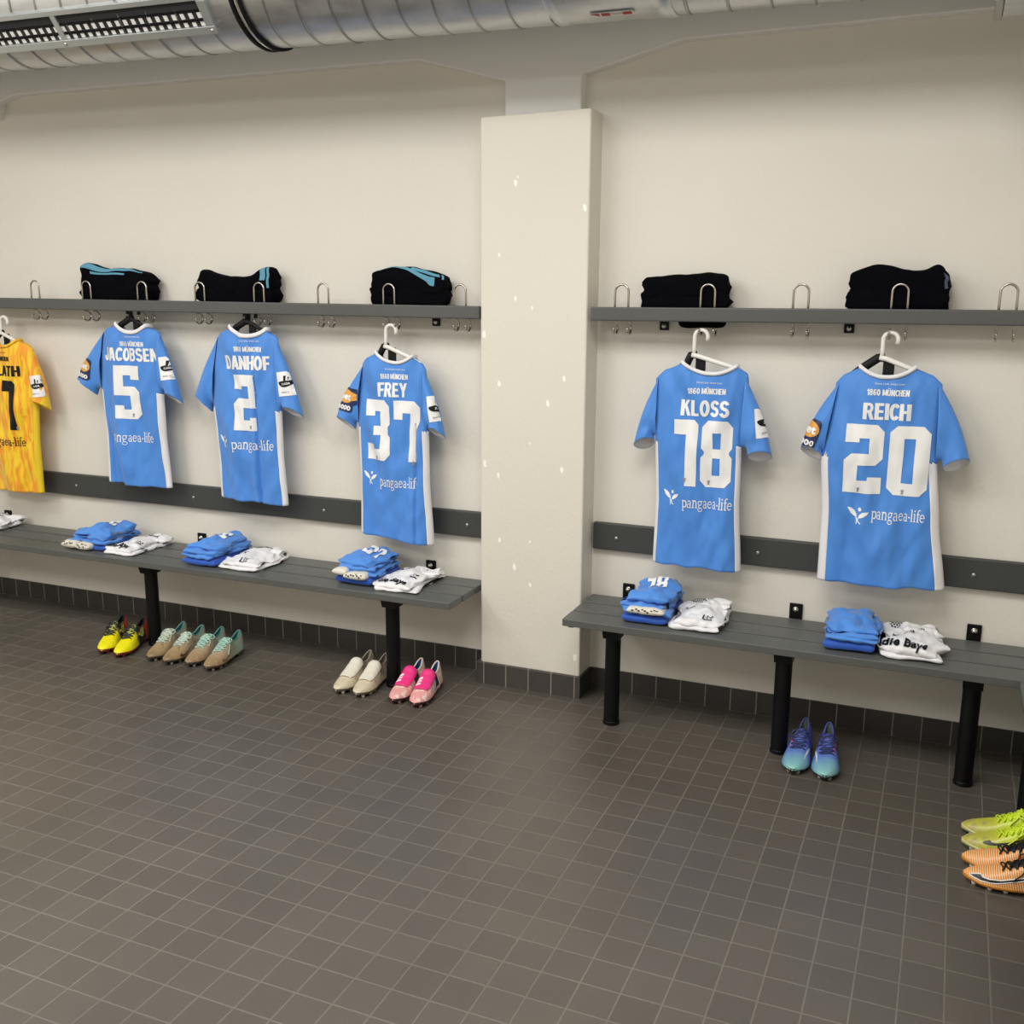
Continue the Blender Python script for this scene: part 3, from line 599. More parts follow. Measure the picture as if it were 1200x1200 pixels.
WB = dict(mt=M['blue'], mside=M['white'], ink=M['print'])
jersey('JACOBSEN', 'sky blue jersey printed JACOBSEN with number 5', 'hanger inside the JACOBSEN number 5 jersey', '5', dict(
    shL=(8.15, 14.1), shR=(12.0, 14.05), apL=(8.05, 11.4), apR=(11.75, 11.35), heL=(8.1, 7.05), heR=(11.85, 7.0), coL=(9.3, 14.42), coR=(11.1, 14.36),
    cLo=(6.75, 11.8), cLi=(7.65, 11.2), cRo=(12.75, 11.05), cRi=(11.95, 11.3), hook=(10.3, 15.3), sl=2.2,
    prints=dict(motto=(10.38, 13.93), club=(10.3, 13.63, 1.42), name=(10.2, 13.13, 3.05, .62), num=(9.95, 11.4, 1.4, 2.45), marks=((10.2, 10.36),), sponsor=(10.34, 9.27, 2.3, .62), leaf=(8.78, 9.45, .5, .4))),
    pleats=((-1.62, .3, 9.9, .1),), low=False, badgeL=(7.38, 12.4, -.22), badgeR=(12.2, 12.57, .12), seed=2, panel=(.88, .8), **WB)
jersey('DANHOF', 'sky blue jersey printed DANHOF with number 2', 'hanger inside the DANHOF number 2 jersey', '2', dict(
    shL=(14.65, 14.0), shR=(18.38, 13.9), apL=(14.5, 11.0), apR=(18.2, 10.75), heL=(14.7, 6.85), heR=(18.3, 6.72), coL=(15.78, 14.42), coR=(17.58, 14.33),
    cLo=(13.72, 11.35), cLi=(14.35, 10.75), cRo=(19.25, 10.75), cRi=(18.3, 11.0), hook=(16.75, 15.25), sl=2.4,
    prints=dict(motto=(16.85, 13.9), club=(16.78, 13.57, 1.36), name=(16.68, 12.97, 2.2, .62), num=(16.6, 11.22, 1.32, 2.45), marks=((16.78, 10.16),), sponsor=(17.0, 9.33, 2.35, .62), leaf=(15.3, 9.45, .62, .55))),
    pleats=((.33, .34, 12.62, .13),), low=False, badgeR=(18.6, 12.13, .12), seed=5, panel=(.9, .8), **WB)
jersey('FREY', 'sky blue jersey printed FREY with number 37', 'white hanger holding the FREY number 37 jersey', '37', dict(
    shL=(22.02, 13.05), shR=(25.5, 12.85), apL=(22.0, 10.5), apR=(25.4, 10.35), heL=(22.05, 5.9), heR=(25.55, 5.65), coL=(23.05, 13.55), coR=(24.7, 13.42),
    cLo=(21.05, 10.75), cLi=(21.85, 10.4), cRo=(26.1, 10.25), cRi=(25.4, 10.5), hook=(23.65, 14.7), sl=2.3,
    prints=dict(motto=(24.0, 12.93), club=(23.95, 12.66, 1.22), name=(23.88, 12.1, 1.27, .58), num=(23.85, 10.42, 2.45, 2.5), marks=((23.15, 9.28), (24.78, 9.12)), sponsor=(24.12, 8.22, 1.82, .6), leaf=(22.75, 8.38, .62, .55))),
    pleats=((1.0, .12, 10.8, .1),), badgeL=(21.64, 11.61, -.2), badgeR=(25.86, 11.43, .16), seed=8, panel=(.88, .8), **WB)
jersey('KLOSS', 'sky blue jersey printed KLOSS with number 18', 'white hanger holding the KLOSS number 18 jersey', '18', dict(
    shL=(34.6, 13.0), shR=(38.48, 13.05), apL=(34.85, 10.7), apR=(38.15, 10.55), heL=(34.95, 6.0), heR=(38.3, 5.95), coL=(35.88, 13.55), coR=(37.8, 13.47),
    cLo=(34.1, 10.4), cLi=(34.85, 10.65), cRo=(39.2, 10.35), cRi=(38.35, 10.25), hook=(36.45, 14.76), sl=2.4,
    prints=dict(motto=(36.9, 12.9), club=(36.82, 12.62, 1.36), name=(36.78, 11.98, 1.75, .60), num=(36.76, 10.32, 2.1, 2.45), marks=((36.16, 9.33), (37.02, 9.28)), sponsor=(37.0, 8.44, 1.8, .58), leaf=(35.66, 8.62, .6, .56))),
    badgeR=(38.95, 11.56, .15), seed=12, panel=(.9, .8), **WB)
jersey('REICH', 'sky blue jersey printed REICH with number 20', 'white hanger holding the REICH number 20 jersey', '20', dict(
    shL=(41.0, 13.05), shR=(44.88, 13.15), apL=(40.85, 10.5), apR=(44.75, 10.45), heL=(41.05, 6.0), heR=(45.3, 6.1), coL=(42.0, 13.6), coR=(43.75, 13.62),
    cLo=(40.2, 10.7), cLi=(40.95, 10.45), cRo=(45.7, 10.6), cRi=(44.9, 10.3), hook=(42.9, 14.8), sl=2.4,
    prints=dict(motto=(43.0, 13.1), club=(42.97, 12.83, 1.36), name=(42.98, 12.17, 1.53, .58), num=(43.08, 10.52, 2.72, 2.38), marks=((42.25, 9.46), (43.68, 9.46)), sponsor=(43.6, 8.6, 1.72, .56), leaf=(42.3, 8.53, .72, .58))),
    badgeL=(40.46, 11.32, -.25), seed=17, panel=(.86, .7), **WB)
jersey('VOLLATH', 'yellow and orange goalkeeper jersey with black print', 'hanger inside the yellow goalkeeper jersey', '1', dict(
    shL=(.35, 13.2), shR=(4.1, 13.25), apL=(.2, 10.75), apR=(3.95, 10.75), heL=(.1, 6.1), heR=(3.75, 6.1), coL=(1.35, 13.6), coR=(3.0, 13.55),
    cLo=(-.6, 10.9), cLi=(.1, 10.5), cRo=(4.6, 10.35), cRi=(3.75, 10.55), hook=(2.1, 14.7), sl=2.3,
    prints=dict(motto=(2.0, 13.0), club=(1.9, 12.72, 1.5), name=(1.9, 12.12, 2.55, .52), num=(2.5, 10.45, .8, 2.4), marks=((2.9, 9.35),), sponsor=(2.0, 8.6, 2.4, .6), leaf=None)),
    badgeR=(4.18, 11.43, .12), seed=23, panel=(.9, .8), mt=M['keeper'], mside=M['yellow'], ink=M['ink'], colm=M['keeper'], cuffm=M['yellow'])

# ================================================================== folded kit on the benches, bundles on the rails
def roll_fn(cx, cy, cz, hw, hd, hh, seed, amp=.06, e=.5, taper=10, top=None, rag=0.0, sc=1.0, rot=0.0):
    cr, sr = math.cos(rot), math.sin(rot)
    # a folded layer of cloth: rounded in section, closed at both ends
    def fn(u, ph, off=0.0):
        c, s = math.cos(ph), math.sin(ph); tp = max(0, 1 - abs(u) ** taper) ** .4
        q = Vector((cx + u * hw, cy + hd * spow(c, e) * (.94 + .06 * tp), cz + hh * spow(s, e) * (.12 + .88 * tp)))
        n = Vector((0, c, s * 1.4)).normalized()
        d = amp * N(tuple(q), 1.0 * sc, seed) + amp * .6 * N(tuple(q), 2.3 * sc, seed + 3)
        lift = (top(u) * max(0, s)) if top else 0
        q += n * (d + off); q.z += lift
        q.x += rag * N((q.y * 1.3, q.z * 4, seed), 1, seed) * abs(u) ** 3
        q.y += amp * .8 * N((q.x * .9, q.z * 3.0, seed), 1, seed + 7)
        dx, dy = q.x - cx, q.y - cy; q.x = cx + dx * cr - dy * sr; q.y = cy + dx * sr + dy * cr
        return q
    return fn
def roll(mb, fn, zmin=None, nu=52, nph=72):
    def g(a, b):
        q = fn(-1 + 2 * b, 2 * PI * a + .4 * math.sin(4 * PI * a))      # finer steps across the flat top and underside
        return (q.x, q.y, max(q.z, zmin) if zmin is not None else q.z)
    k = len(mb.v); mb.grid(nph, nu, g, wrapu=True)
    mb.f.append(tuple(k + i for i in range(nph))[::-1]); mb.f.append(tuple(k + nu * nph + i for i in range(nph)))
    return mb
def on_top(fn, cx, cy, hw, hd, e, off=.015, rot=0.0, x0=0, y0=0, zmin=None):
    # decal lying on the upper side; a runs along x, b towards the wall
    ca, sa = math.cos(rot), math.sin(rot)
    def q(a, b):
        x = x0 + a * ca - b * sa; y = y0 + a * sa + b * ca
        u = max(-.985, min(.985, (x - cx) / hw)); v = max(-.999, min(.999, (y - cy) / (hd)))
        return tuple(fn(u, math.acos(spow(v, 1 / e)), off))
    return q
def strip(fn, u0, u1, p0, p1, off=.012, nu=24, wig=0, seed=0, np_=8):
    return MB().grid(nu, np_, lambda a, b: fn(lerp(u0, u1, a), lerp(p0(a) if callable(p0) else p0, p1(a) if callable(p1) else p1, b) + wig * N((a * 3, 0, seed)), off))
BT = 4.15
GB, GR, GW, GS = 'folded sky blue shirts', 'folded royal blue shorts', 'folded white training shirts', 'white socks tucked between the folded kit'
def kit(x0, x1, yf, yb, z1, z2, seed, lab, num=None, numx=.5, royal=True, skew=0.0):
    cx, cy, hw, hd = (x0 + x1) / 2, (yf + yb) / 2, (x1 - x0) / 2, (yb - yf) / 2
    if royal:
        h = (z1 - BT); f = roll_fn(cx, cy, BT + h / 2, hw, hd, h / 2, seed, .05); org = (cx, cy, BT)
        t = thing('folded_shorts', lab[1], 'shorts', org, GR); roll(MB(), f, BT + .01).build('shorts_cloth', M['royal'], t, org)
        f2 = roll_fn(cx + .06, cy + .02, BT + h * .86, hw * .9, hd * .95, h * .1, seed + 4, .04); roll(MB(), f2, BT + .02).build('top_fold', M['royal'], t, org)
    else: z1 = BT
    h = z2 - z1; org = (cx, cy, z1); t = thing('folded_shirt', lab[0], 'shirt', org, GB); mb = MB()
    n = 3; fl = None
    for k in range(n):
        hh = h / n * .62; zc = z1 + h * (k + .5) / n
        fl = roll_fn(cx + .05 * (k - 1) * (-1) ** seed, cy + .06 * k, zc, hw * (1 - .05 * k), hd * (1 - .06 * k), hh, seed * 3 + k, .13 + .03 * k, rot=(.07, -.08, .05)[(k + seed) % 3], top=(lambda u: .2 * (1 - u * u)) if k == n - 1 else None, rag=.3, sc=1.35)
        roll(mb, fl, z1 + .005)
    o = mb.build('shirt_cloth', M['blue'], t, org)
    q = (cx + .05 * (n - 2) * (-1) ** seed, cy + .06 * (n - 1), hw * (1 - .05 * (n - 1)), hd * (1 - .06 * (n - 1)))
    if num: MB().add_bm(number_bm(num, *((.85, .85) if len(num) > 1 else (.55, .85)), .08), on_top(fl, *q, .5, .045, 0, cx + numx, q[1] + q[3] * .18)).build('number', M['print'], t, org)
    return fl, q
def sock(name, lab, cx, cy, cz, hw, hd, hh, seed, pat=True, zmin=None):
    org = (cx, cy, cz - hh); t = thing(name, lab, 'socks', org, GS); f = roll_fn(cx, cy, cz, hw, hd, hh, seed, .035, e=.75, taper=3)
    roll(MB(), f, zmin, 24, 28).build('sock_cloth', M['offwhite'], t, org)
    if pat:
        mb = MB(); rng = random.Random(seed)
        for k in range(9):
            u = -.75 + 1.5 * (k + .5) / 9 + rng.uniform(-.04, .04); ph = rng.uniform(PI * .78, PI * 1.0); du = .06; dp = rng.uniform(.10, .18)
            mb.grid(3, 3, lambda a, b: f(u + du * (2 * a - 1), ph + dp * (2 * b - 1), .012))
        mb.build('sock_print', M['ink'], t, org)
def white_shirt(x0, x1, yf, yb, h, seed, lab, text=None, tx=0, ty=-.5, tw=1.2, th=.5, sw=None, num=None, dots=True, scrib=None, z0=BT):
    cx, cy, hw, hd = (x0 + x1) / 2, (yf + yb) / 2, (x1 - x0) / 2, (yb - yf) / 2; org = (cx, cy, z0)
    t = thing('folded_training_shirt', lab, 'shirt', org, GW); mb = MB()
    f1 = roll_fn(cx, cy, z0 + h * .25, hw, hd, h * .26, seed, .07, rag=.3, sc=1.5); roll(mb, f1, z0 + .01)
    fl = roll_fn(cx - .02, cy + .04, z0 + h * .62, hw * .93, hd * .96, h * .36, seed + 2, .15, rot=(.08, -.07)[seed % 2], top=lambda u: .08 * (1 - u * u) - .08 * abs(u), rag=.45, sc=1.6); roll(mb, fl, z0 + .02)
    f3 = roll_fn(cx + hw * .35, cy + hd * .72, z0 + h * .8, hw * .6, hd * .26, h * .34, seed + 5, .12, rot=.12, rag=.4, sc=1.8); roll(mb, f3, z0 + .02)
    mb.build('shirt_cloth', M['white'], t, org); q = (cx - .02, cy + .04, hw * .93, hd * .96, .5)
    if text: MB().add_bm(text_bm(text, tw, th, .035, .07), on_top(fl, *q, .04, .0, cx + tx, q[1] + q[3] * (ty - .08))).build('chest_lettering', M['ink'], t, org)
    if sw: MB().add_bm(poly_bm([SWOOSH], .42, .2, .06), on_top(fl, *q, .04, .15, cx + sw[0], q[1] + q[3] * sw[1])).build('swoosh_mark', M['ink'], t, org)
    if num: MB().add_bm(text_bm(num, .34, .22, .04, .06), on_top(fl, *q, .04, .0, cx + sw[0] + .34, q[1] + q[3] * sw[1] + .12)).build('small_number', M['ink'], t, org)
    if scrib: MB().add_bm(poly_bm([[(a, b) for a, b in stq] for stq in stroke_polys([(0, 0), (.1, .3), (.18, .05), (.26, .34), (.34, .1), (.44, .3)], .07)] + [R_(.02, -.05, .4, .02)], .42, .34, .06), on_top(fl, *q, .04, .2, cx + scrib[0], q[1] + q[3] * scrib[1])).build('black_emblem', M['ink'], t, org)
    if dots:                          # black and white knitted band at the far edge
        mb = MB()
        for i in range(13):
            for j in range(4):
                u = -.8 + 1.2 * (i + (.5 if j % 2 else 0)) / 13; ph = .62 + .16 * j
                mb.grid(2, 2, lambda a, b: fl(u + .032 * (2 * a - 1), ph + .055 * (2 * b - 1), .014))
        mb.build('patterned_band', M['ink'], t, org)
# stack below the first jersey, from left to right along the benches
kit(7.35, 9.6, -3.15, -.75, 4.47, 4.92, 3, ('folded sky blue shirt topping the kit pile below the number 5 jersey', 'folded royal blue shorts under the kit pile below the number 5 jersey'), '5', .1)
sock('folded_socks', 'white socks end at the left front of the kit pile below number 5', 7.6, -3.0, 4.37, .42, .46, .19, 31)
sock('folded_socks', 'white socks end peeking at front middle of the kit pile below number 5', 8.42, -3.06, 4.35, .44, .42, .17, 32)
white_shirt(9.62, 11.3, -3.35, -.45, .34, 41, 'folded white training shirt beside the kit pile below the number 5 jersey', 'die Baye', -.15, -.72, 1.2, .5, scrib=(.4, -.3))
kit(14.2, 16.0, -3.4, -.6, 4.5, 4.98, 4, ('folded sky blue shirt topping the kit pile below the number 2 jersey', 'folded royal blue shorts under the kit pile below the number 2 jersey'), '2', .15)
white_shirt(16.05, 18.05, -3.3, -.5, .40, 42, 'folded white training shirt beside the kit pile below the number 2 jersey', None, sw=(-.35, .0), scrib=(.1, -.78))
kit(22.0, 23.75, -3.15, -.65, 4.55, 5.06, 5, ('folded sky blue shirt topping the kit pile below the number 37 jersey', 'folded royal blue shorts under the kit pile below the number 37 jersey'), '37', .1)
sock('folded_socks', 'white socks end at the left front of the kit pile below number 37', 22.3, -3.05, 4.70, .34, .3, .13, 33, False)
sock('folded_socks', 'white socks with dark print in the kit pile below number 37', 23.05, -3.05, 4.58, .52, .36, .16, 34)
white_shirt(23.85, 25.8, -3.4, -.55, .36, 43, 'folded white training shirt beside the kit pile below the number 37 jersey', 'die Baye', -.1, -.72, 1.3, .45, scrib=(.45, -.2))
kit(34.4, 36.12, -3.25, -.5, 4.5, 5.08, 6, ('folded sky blue shirt topping the kit pile below the number 18 jersey', 'folded royal blue shorts under the kit pile below the number 18 jersey'), '18', .05)
sock('folded_socks', 'white socks with dark print in the kit pile below number 18', 35.35, -3.12, 4.68, .70, .28, .12, 35)
white_shirt(36.2, 38.0, -3.35, -.45, .44, 44, 'folded white training shirt beside the kit pile below the number 18 jersey', None, sw=(-.35, .1), scrib=(.35, -.72))
kit(41.62, 43.3, -3.35, -.6, 4.55, 4.88, 7, ('folded sky blue shirt topping the kit pile below the number 20 jersey', 'folded royal blue shorts under the kit pile below the number 20 jersey'), None)
white_shirt(43.45, 45.4, -3.4, -.55, .46, 45, 'folded white training shirt with small 20 below the number 20 jersey', 'die Baye', -.06, -.74, 1.42, .6, sw=(-.45, -.05), num='20')
white_shirt(-.9, 1.55, -2.2, -.4, .42, 46, 'folded white training shirt cut by the left edge of the photo', None, scrib=(.4, .2))
# dark bundles lying on the coat rails
GD = 'dark folded jackets on the coat rails'
def bundle(x0, x1, z0, h, seed, lab, top, stripes=(), zr=None):
    cx, hw = (x0 + x1) / 2, (x1 - x0) / 2; org = (cx, -.58, z0); t = thing('folded_jacket', lab, 'jacket', org, GD); mb = MB(); fs = []
    for k, (cy, hd, zz, hh) in enumerate(((-.55, .38, .30, .36), (-.60, .34, .72, .40))):
        f_ = roll_fn(cx + .04 * k, cy, z0 + h * zz, hw * (1 - .03 * k), hd, h * hh, seed + 5 * k, .07, e=.55, top=top if k else None, rag=.2, taper=14); fs.append(f_); roll(mb, f_, z0 + .01)
    mb.build('jacket_cloth', M['dark'], t, org)
    for s in stripes: s = dict(s); m = s.pop('m', 'teal'); k = s.pop('k', 1); strip(fs[k], **s).build('stripe', M[m], t, org)
    return t, org
zl = lambda x: 15.11 - .0042 * (x - 3) + .46
zr_ = lambda x: 15.03 + .0047 * (x - 32.3) + .46
bundle(7.1, 11.25, zl(9), 1.28, 51, 'black jacket bundle with teal stripes on rail above the number 5 jersey', lambda u: .26 * max(0, -u) - .15 * max(0, u) + .05 * math.sin(5 * u),
       (dict(u0=-.93, u1=.78, p0=PI * .62, p1=lambda a: PI * (.80 + .05 * math.sin(5 * a)), seed=1), dict(u0=-.7, u1=.3, p0=PI * .88, p1=PI * .93, seed=2)))
bundle(13.8, 17.85, zl(16), 1.08, 52, 'black jacket bundle with teal at its right end above number 2', lambda u: -.16 * math.cos(3.2 * u) + .18 * sstep(.4, .9, u) + .1 * sstep(-.6, -1, u),
       (dict(u0=.70, u1=.84, p0=PI * .5, p1=PI * .96, seed=3), dict(u0=.88, u1=.94, p0=PI * .62, p1=PI * 1.05, seed=4)))
bundle(22.6, 26.1, zl(24), 1.22, 53, 'black jacket bundle with sweeping teal stripe above the number 37 jersey', lambda u: .12 * math.sin(3 * u + 2.0) + .06,
       (dict(u0=-.86, u1=.72, p0=lambda a: PI * (.56 + .34 * sstep(.3, 1, a)), p1=lambda a: PI * (.64 + .38 * sstep(.25, 1, a)), seed=5), dict(u0=.1, u1=.85, p0=lambda a: PI * (.6 + .08 * a), p1=lambda a: PI * (.72 + .16 * a), seed=6), dict(u0=.9, u1=.95, p0=PI * .6, p1=PI * .95, seed=7)))
t, org = bundle(34.05, 37.3, zr_(35), 1.0, 54, 'plain black jacket bundle with a corner hanging below rail above number 18', lambda u: .05 * math.sin(4 * u) + .08 * sstep(-.9, -.4, u))
roll(MB(), roll_fn(36.45, -.95, 15.16, .88, .07, .34, 77, .03, taper=8)).build('hanging_corner', M['dark'], t, org)
t, org = bundle(41.35, 44.6, zr_(43), 1.2, 55, 'plain black jacket bundle with lumpy top on rail above number 20', lambda u: .22 * math.exp(-((u + .45) / .35) ** 2) + .18 * math.exp(-((u - .72) / .18) ** 2) - .06,
       (dict(u0=.90, u1=.97, p0=PI * .8, p1=PI * 1.05, m='slate'),))

# ================================================================== football boots on the floor
def grad_mat(name, stops, noise_amt=.0, nscale=30, rough=.4, stripes=None, mottle=None):
    # colour runs from heel (0) to toe (1) along the boot
    m = mat(name, stops[0][1], rough); t = NT(m); g = t.n('ShaderNodeTexCoord').outputs['Object']; sp = t.n('ShaderNodeSeparateXYZ', {0: g})
    f = t.m('MULTIPLY_ADD', sp.outputs[1], -1 / .285, .5)
    n = t.n('ShaderNodeTexNoise', {'Vector': g, 'Scale': float(nscale), 'Detail': 3.0}); f = t.m('ADD', f, t.m('MULTIPLY', t.m('SUBTRACT', n.outputs[0], .5), noise_amt))
    r = t.n('ShaderNodeValToRGB', {0: f}); e = r.color_ramp.elements
    e[0].position, e[0].color = stops[0][0], (*stops[0][1], 1); e[1].position, e[1].color = stops[-1][0], (*stops[-1][1], 1)
    for p_, c in stops[1:-1]: q = e.new(p_); q.color = (*c, 1)
    c = r.outputs[0]
    if stripes:                           # fine knitted ribs running round the upper
        mp = t.n('ShaderNodeVectorMath', {0: g, 1: n.outputs['Color']}, operation='ADD'); s2 = t.n('ShaderNodeSeparateXYZ', {0: g})
        k = t.m('PINGPONG', t.m('ADD', t.m('MULTIPLY', s2.outputs[1], stripes[0]), t.m('ADD', t.m('MULTIPLY', s2.outputs[2], stripes[0] * .25), t.m('MULTIPLY', n.outputs[0], .5))), .5)
        k2 = t.n('ShaderNodeMapRange', {0: k, 1: .28, 2: .36, 3: 0.0, 4: 1.0}); c = t.mix(k2.outputs[0], c, (*stripes[1], 1))
    if mottle:
        n3 = t.n('ShaderNodeTexNoise', {'Vector': g, 'Scale': float(mottle[1]), 'Detail': 4.0, 'Distortion': 1.0}); k3 = t.n('ShaderNodeMapRange', {0: n3.outputs[0], 1: mottle[2], 2: mottle[2] + .08, 3: 0.0, 4: 1.0}); c = t.mix(k3.outputs[0], c, (*mottle[0], 1))
    t.out('Base Color', c); return m
BW = [(0, .10), (.02, .19), (.06, .27), (.12, .31), (.22, .32), (.34, .325), (.46, .36), (.58, .41), (.68, .44), (.76, .435), (.84, .385), (.90, .31), (.95, .215), (.985, .11), (1, .03)]
BH = [(0, .92), (.03, 1.02), (.08, 1.0), (.16, .90), (.26, .86), (.36, .93), (.42, .96), (.50, .82), (.60, .68), (.70, .565), (.80, .48), (.88, .42), (.94, .37), (.98, .31), (1, .25)]
BL = 2.85
def boot_fn(kw=.95, hs=1.0):
    def U(f, th, off=0.0, k=1.0):
        def P(f, th):
            w_ = interp(BW, f) * kw * k; h = interp(BH, f) * hs; zb = .17 + .05 * sstep(.8, 1, f) + .03 * sstep(.3, 0, f)
            c, s_ = math.cos(th), math.sin(th); up = s_ ** .85 if s_ > 0 else 0
            nar = 1 - .32 * up * sstep(.5, .25, f) - .10 * up
            x = w_ * spow(c, .62) * nar; z = zb + (h - zb) * up * k
            # the heel leans in, the arch is waisted
            y = -(f - .5) * BL + .06 * up * sstep(.12, 0, f)
            return Vector((x, y, z))
        p = P(f, th)
        if off:
            e = .004; a = P(min(1, f + e), th) - P(max(0, f - e), th); b = P(f, min(PI, th + .02)) - P(f, max(0, th - .02)); n = b.cross(a)
            if n.length > 1e-9:
                n.normalize()
                if n.dot(Vector((p.x, 0, p.z - .3))) < 0: n = -n
                p += n * off
        return p
    return U
def boot(label, x, y, rot, mu, lining, sole, stud, lace=None, tongue=None, marks=(), group=None, heelpatch=None, flap=None, tall=1.0, bow=False, extra=None, nlace=5, trim=None, wide=.96):
    t = thing('football_boot', label, 'boot', (x, y, 0), group, rot); U = boot_fn(wide, tall); Z = (0, 0, 0)
    fo = lambda f, th: ((f - .215) / .175) ** 2 + ((th - PI / 2) / .62) ** 2
    keep = lambda a, b: fo(b, lerp(0, PI, a)) > 1
    up = MB().grid(72, 84, lambda a, b: U(b, PI * a), keep=keep)
    k = len(up.v); up.v += [tuple(U(0, PI * i / 20)) for i in range(21)] + [tuple(U(1, PI * i / 20)) for i in range(21)]; up.f += [tuple(range(k, k + 21)), tuple(range(k + 21, k + 42))]
    up.build('upper', mu, t, Z, solid=.02)
    li = MB().grid(40, 40, lambda a, b: U(lerp(.035, .52, b), lerp(.06, PI - .06, a), -.03), keep=lambda a, b: fo(lerp(.035, .52, b), lerp(.06, PI - .06, a)) > 1.0).grid(10, 24, lambda a, b: Vector((lerp(-1, 1, a) * .80 * interp(BW, lerp(.04, .55, b)), -(lerp(.04, .55, b) - .5) * BL, .26)))
    k = len(li.v); li.v += [tuple(U(.05, PI * i / 20, -.035)) for i in range(21)]; li.f.append(tuple(range(k, k + 21))); li.build('lining', lining, t, Z)
    MB().tube([U(.215 + .175 * math.cos(q), PI / 2 + .62 * math.sin(q), .0) for q in (2 * PI * i / 48 for i in range(48))], .03, 8, closed=True).build('collar', trim or lining, t, Z)
    # sole plate and studs
    so = MB(); R = 72
    def edge(i, gx, z):
        q = i / R; f_ = 2 * q if q < .5 else 2 - 2 * q; sg = 1 if q < .5 else -1
        f_ = .5 - .5 * math.cos(PI * f_); w_ = max(.05, interp(BW, f_)) * gx * (1 - .16 * math.exp(-((f_ - .38) / .12) ** 2)); zz = z + .05 * sstep(.8, 1, f_)
        return Vector((sg * w_, -(f_ - .5) * (BL + .02), zz))
    so.rings([[edge(i, g_, z) for i in range(R)] for g_, z in ((.82, .10), (.97, .125), (1.03, .17), (1.02, .215), (.9, .225))]).build('sole_plate', sole, t, Z)
    for sx, f_ in ((-.62, .90), (.62, .90), (-.8, .76), (.8, .76), (-.78, .62), (.78, .62), (-.72, .17), (.72, .17), (-.68, .06), (.68, .06)):
        cx = sx * interp(BW, f_) * .82; cy = -(f_ - .5) * BL; zt = .12 + .05 * sstep(.8, 1, f_)
        MB().cyl((cx, cy, zt), (cx, cy, 0), .085, .055, 12).build('stud', stud, t, Z)
    def patch(nm, bm, m, f0, th0, off=.012, sf=1.0, lab=None, par=None):   # a runs to the heel, b runs up the side (th)
        o = MB().add_bm(bm, lambda a, b: U(max(.01, min(.995, f0 + a / BL * sf)), max(.02, min(PI - .02, th0 + b)), off)).build(nm, m, par or t, Z)
        if lab: o['label'] = lab
        return o
    for mk in marks:
        kind, m, side = mk[:3]
        sgn = 1 if side > 0 else -1; base = (lambda th: th if side > 0 else PI - th)
        if kind == 'swoosh':
            f0, L_, th0, hgt = mk[3:7]; ol = mk[7] if len(mk) > 7 else None
            # tail rises to the heel, blunt end near the toe
            pts = [(-(a - .5) * L_ * -1, b) for a, b in SWOOSH]
            pts = [(.5 * L_ - a * L_ if False else (.5 - a) * L_, b) for a, b in SWOOSH]
            if ol:
                c = poly_bm([[(a, b * hgt) for a, b in pts]], cut=None); 
                cxm = sum(p[0] for p in pts) / len(pts); cym = sum(p[1] for p in pts) / len(pts) * hgt
                o_ = MB().tube([U(f0 + a / BL, base(th0 + b * hgt), .012) for a, b in pts], .018, 6, closed=True).build('mark_outline', ol, t, Z)
            bm = dice(poly_bm([[(a, sgn * b * hgt) for a, b in pts]], cut=None), .06); patch('side_mark', bm, m, f0, base(th0), .014, lab='curved tick mark')
        elif kind == 'stripes':
            for i in range(3):
                f0 = mk[3] - i * .052; bm = dice(poly_bm([[(0, 0), (.075, 0), (-.12, sgn * .72), (-.195, sgn * .72)]], cut=None), .05); patch('side_stripe', bm, m, f0, base(mk[4]), .013)
        elif kind == 'panel':
            MB().grid(20, 14, lambda a, b: U(lerp(mk[3], mk[4], a), base(lerp(mk[5], mk[6], b)), .011), keep=lambda a, b: fo(lerp(mk[3], mk[4], a), base(lerp(mk[5], mk[6], b))) > 1.2).build('side_panel', m, t, Z)
        elif kind == 'form':
            pl = [(mk[3] + .30 * q, mk[4] + .55 * math.sin(q * 1.8) ** 2 * (1 - .3 * q)) for q in [i / 14 for i in range(15)]]
            polys = stroke_polys([((f_ - mk[3]) * BL, sgn * th_) for f_, th_ in pl], lambda u: .05 + .10 * math.sin(PI * u)); patch('side_mark', dice(poly_bm(polys, cut=None), .06), m, mk[3], base(0), .013)
    if heelpatch: MB().grid(14, 8, lambda a, b: U(lerp(.004, heelpatch[1], b), lerp(.05, PI - .05, a), .012), keep=lambda a, b: fo(lerp(.004, heelpatch[1], b), lerp(.05, PI - .05, a)) > 1.12).build('heel_counter', heelpatch[0], t, Z)
    if tongue: MB().grid(12, 16, lambda a, b: U(lerp(.37, .60, b), PI / 2 + lerp(-.34, .34, a) * (1 - .35 * b), .02 + .05 * (1 - b) * math.sin(PI * a))).build('tongue', tongue, t, Z, solid=.02)
    if flap:                               # big fold-over tongue lying on the instep
        fm, fl2 = flap
        S_ = lambda a, b: U(lerp(.40, .74, b), PI / 2 + lerp(-1, 1, a) * (.80 - .18 * b) * (1 - .25 * (b > .8) * (b - .8) * 5) , .035 + .035 * math.sin(PI * a) + .03 * (1 - b))
        fo_ = MB().grid(24, 24, S_).build('fold_over_tongue', fm, t, Z, solid=.035)
        if fl2:
            for i in range(3):
                MB().grid(3, 6, lambda a, b: S_(lerp(.56, .88, b), lerp(.40 + .15 * i, .49 + .15 * i, a) + .05 * b) + Vector((.0, 0, .028))).build('tongue_stripe', fl2, fo_, Z)
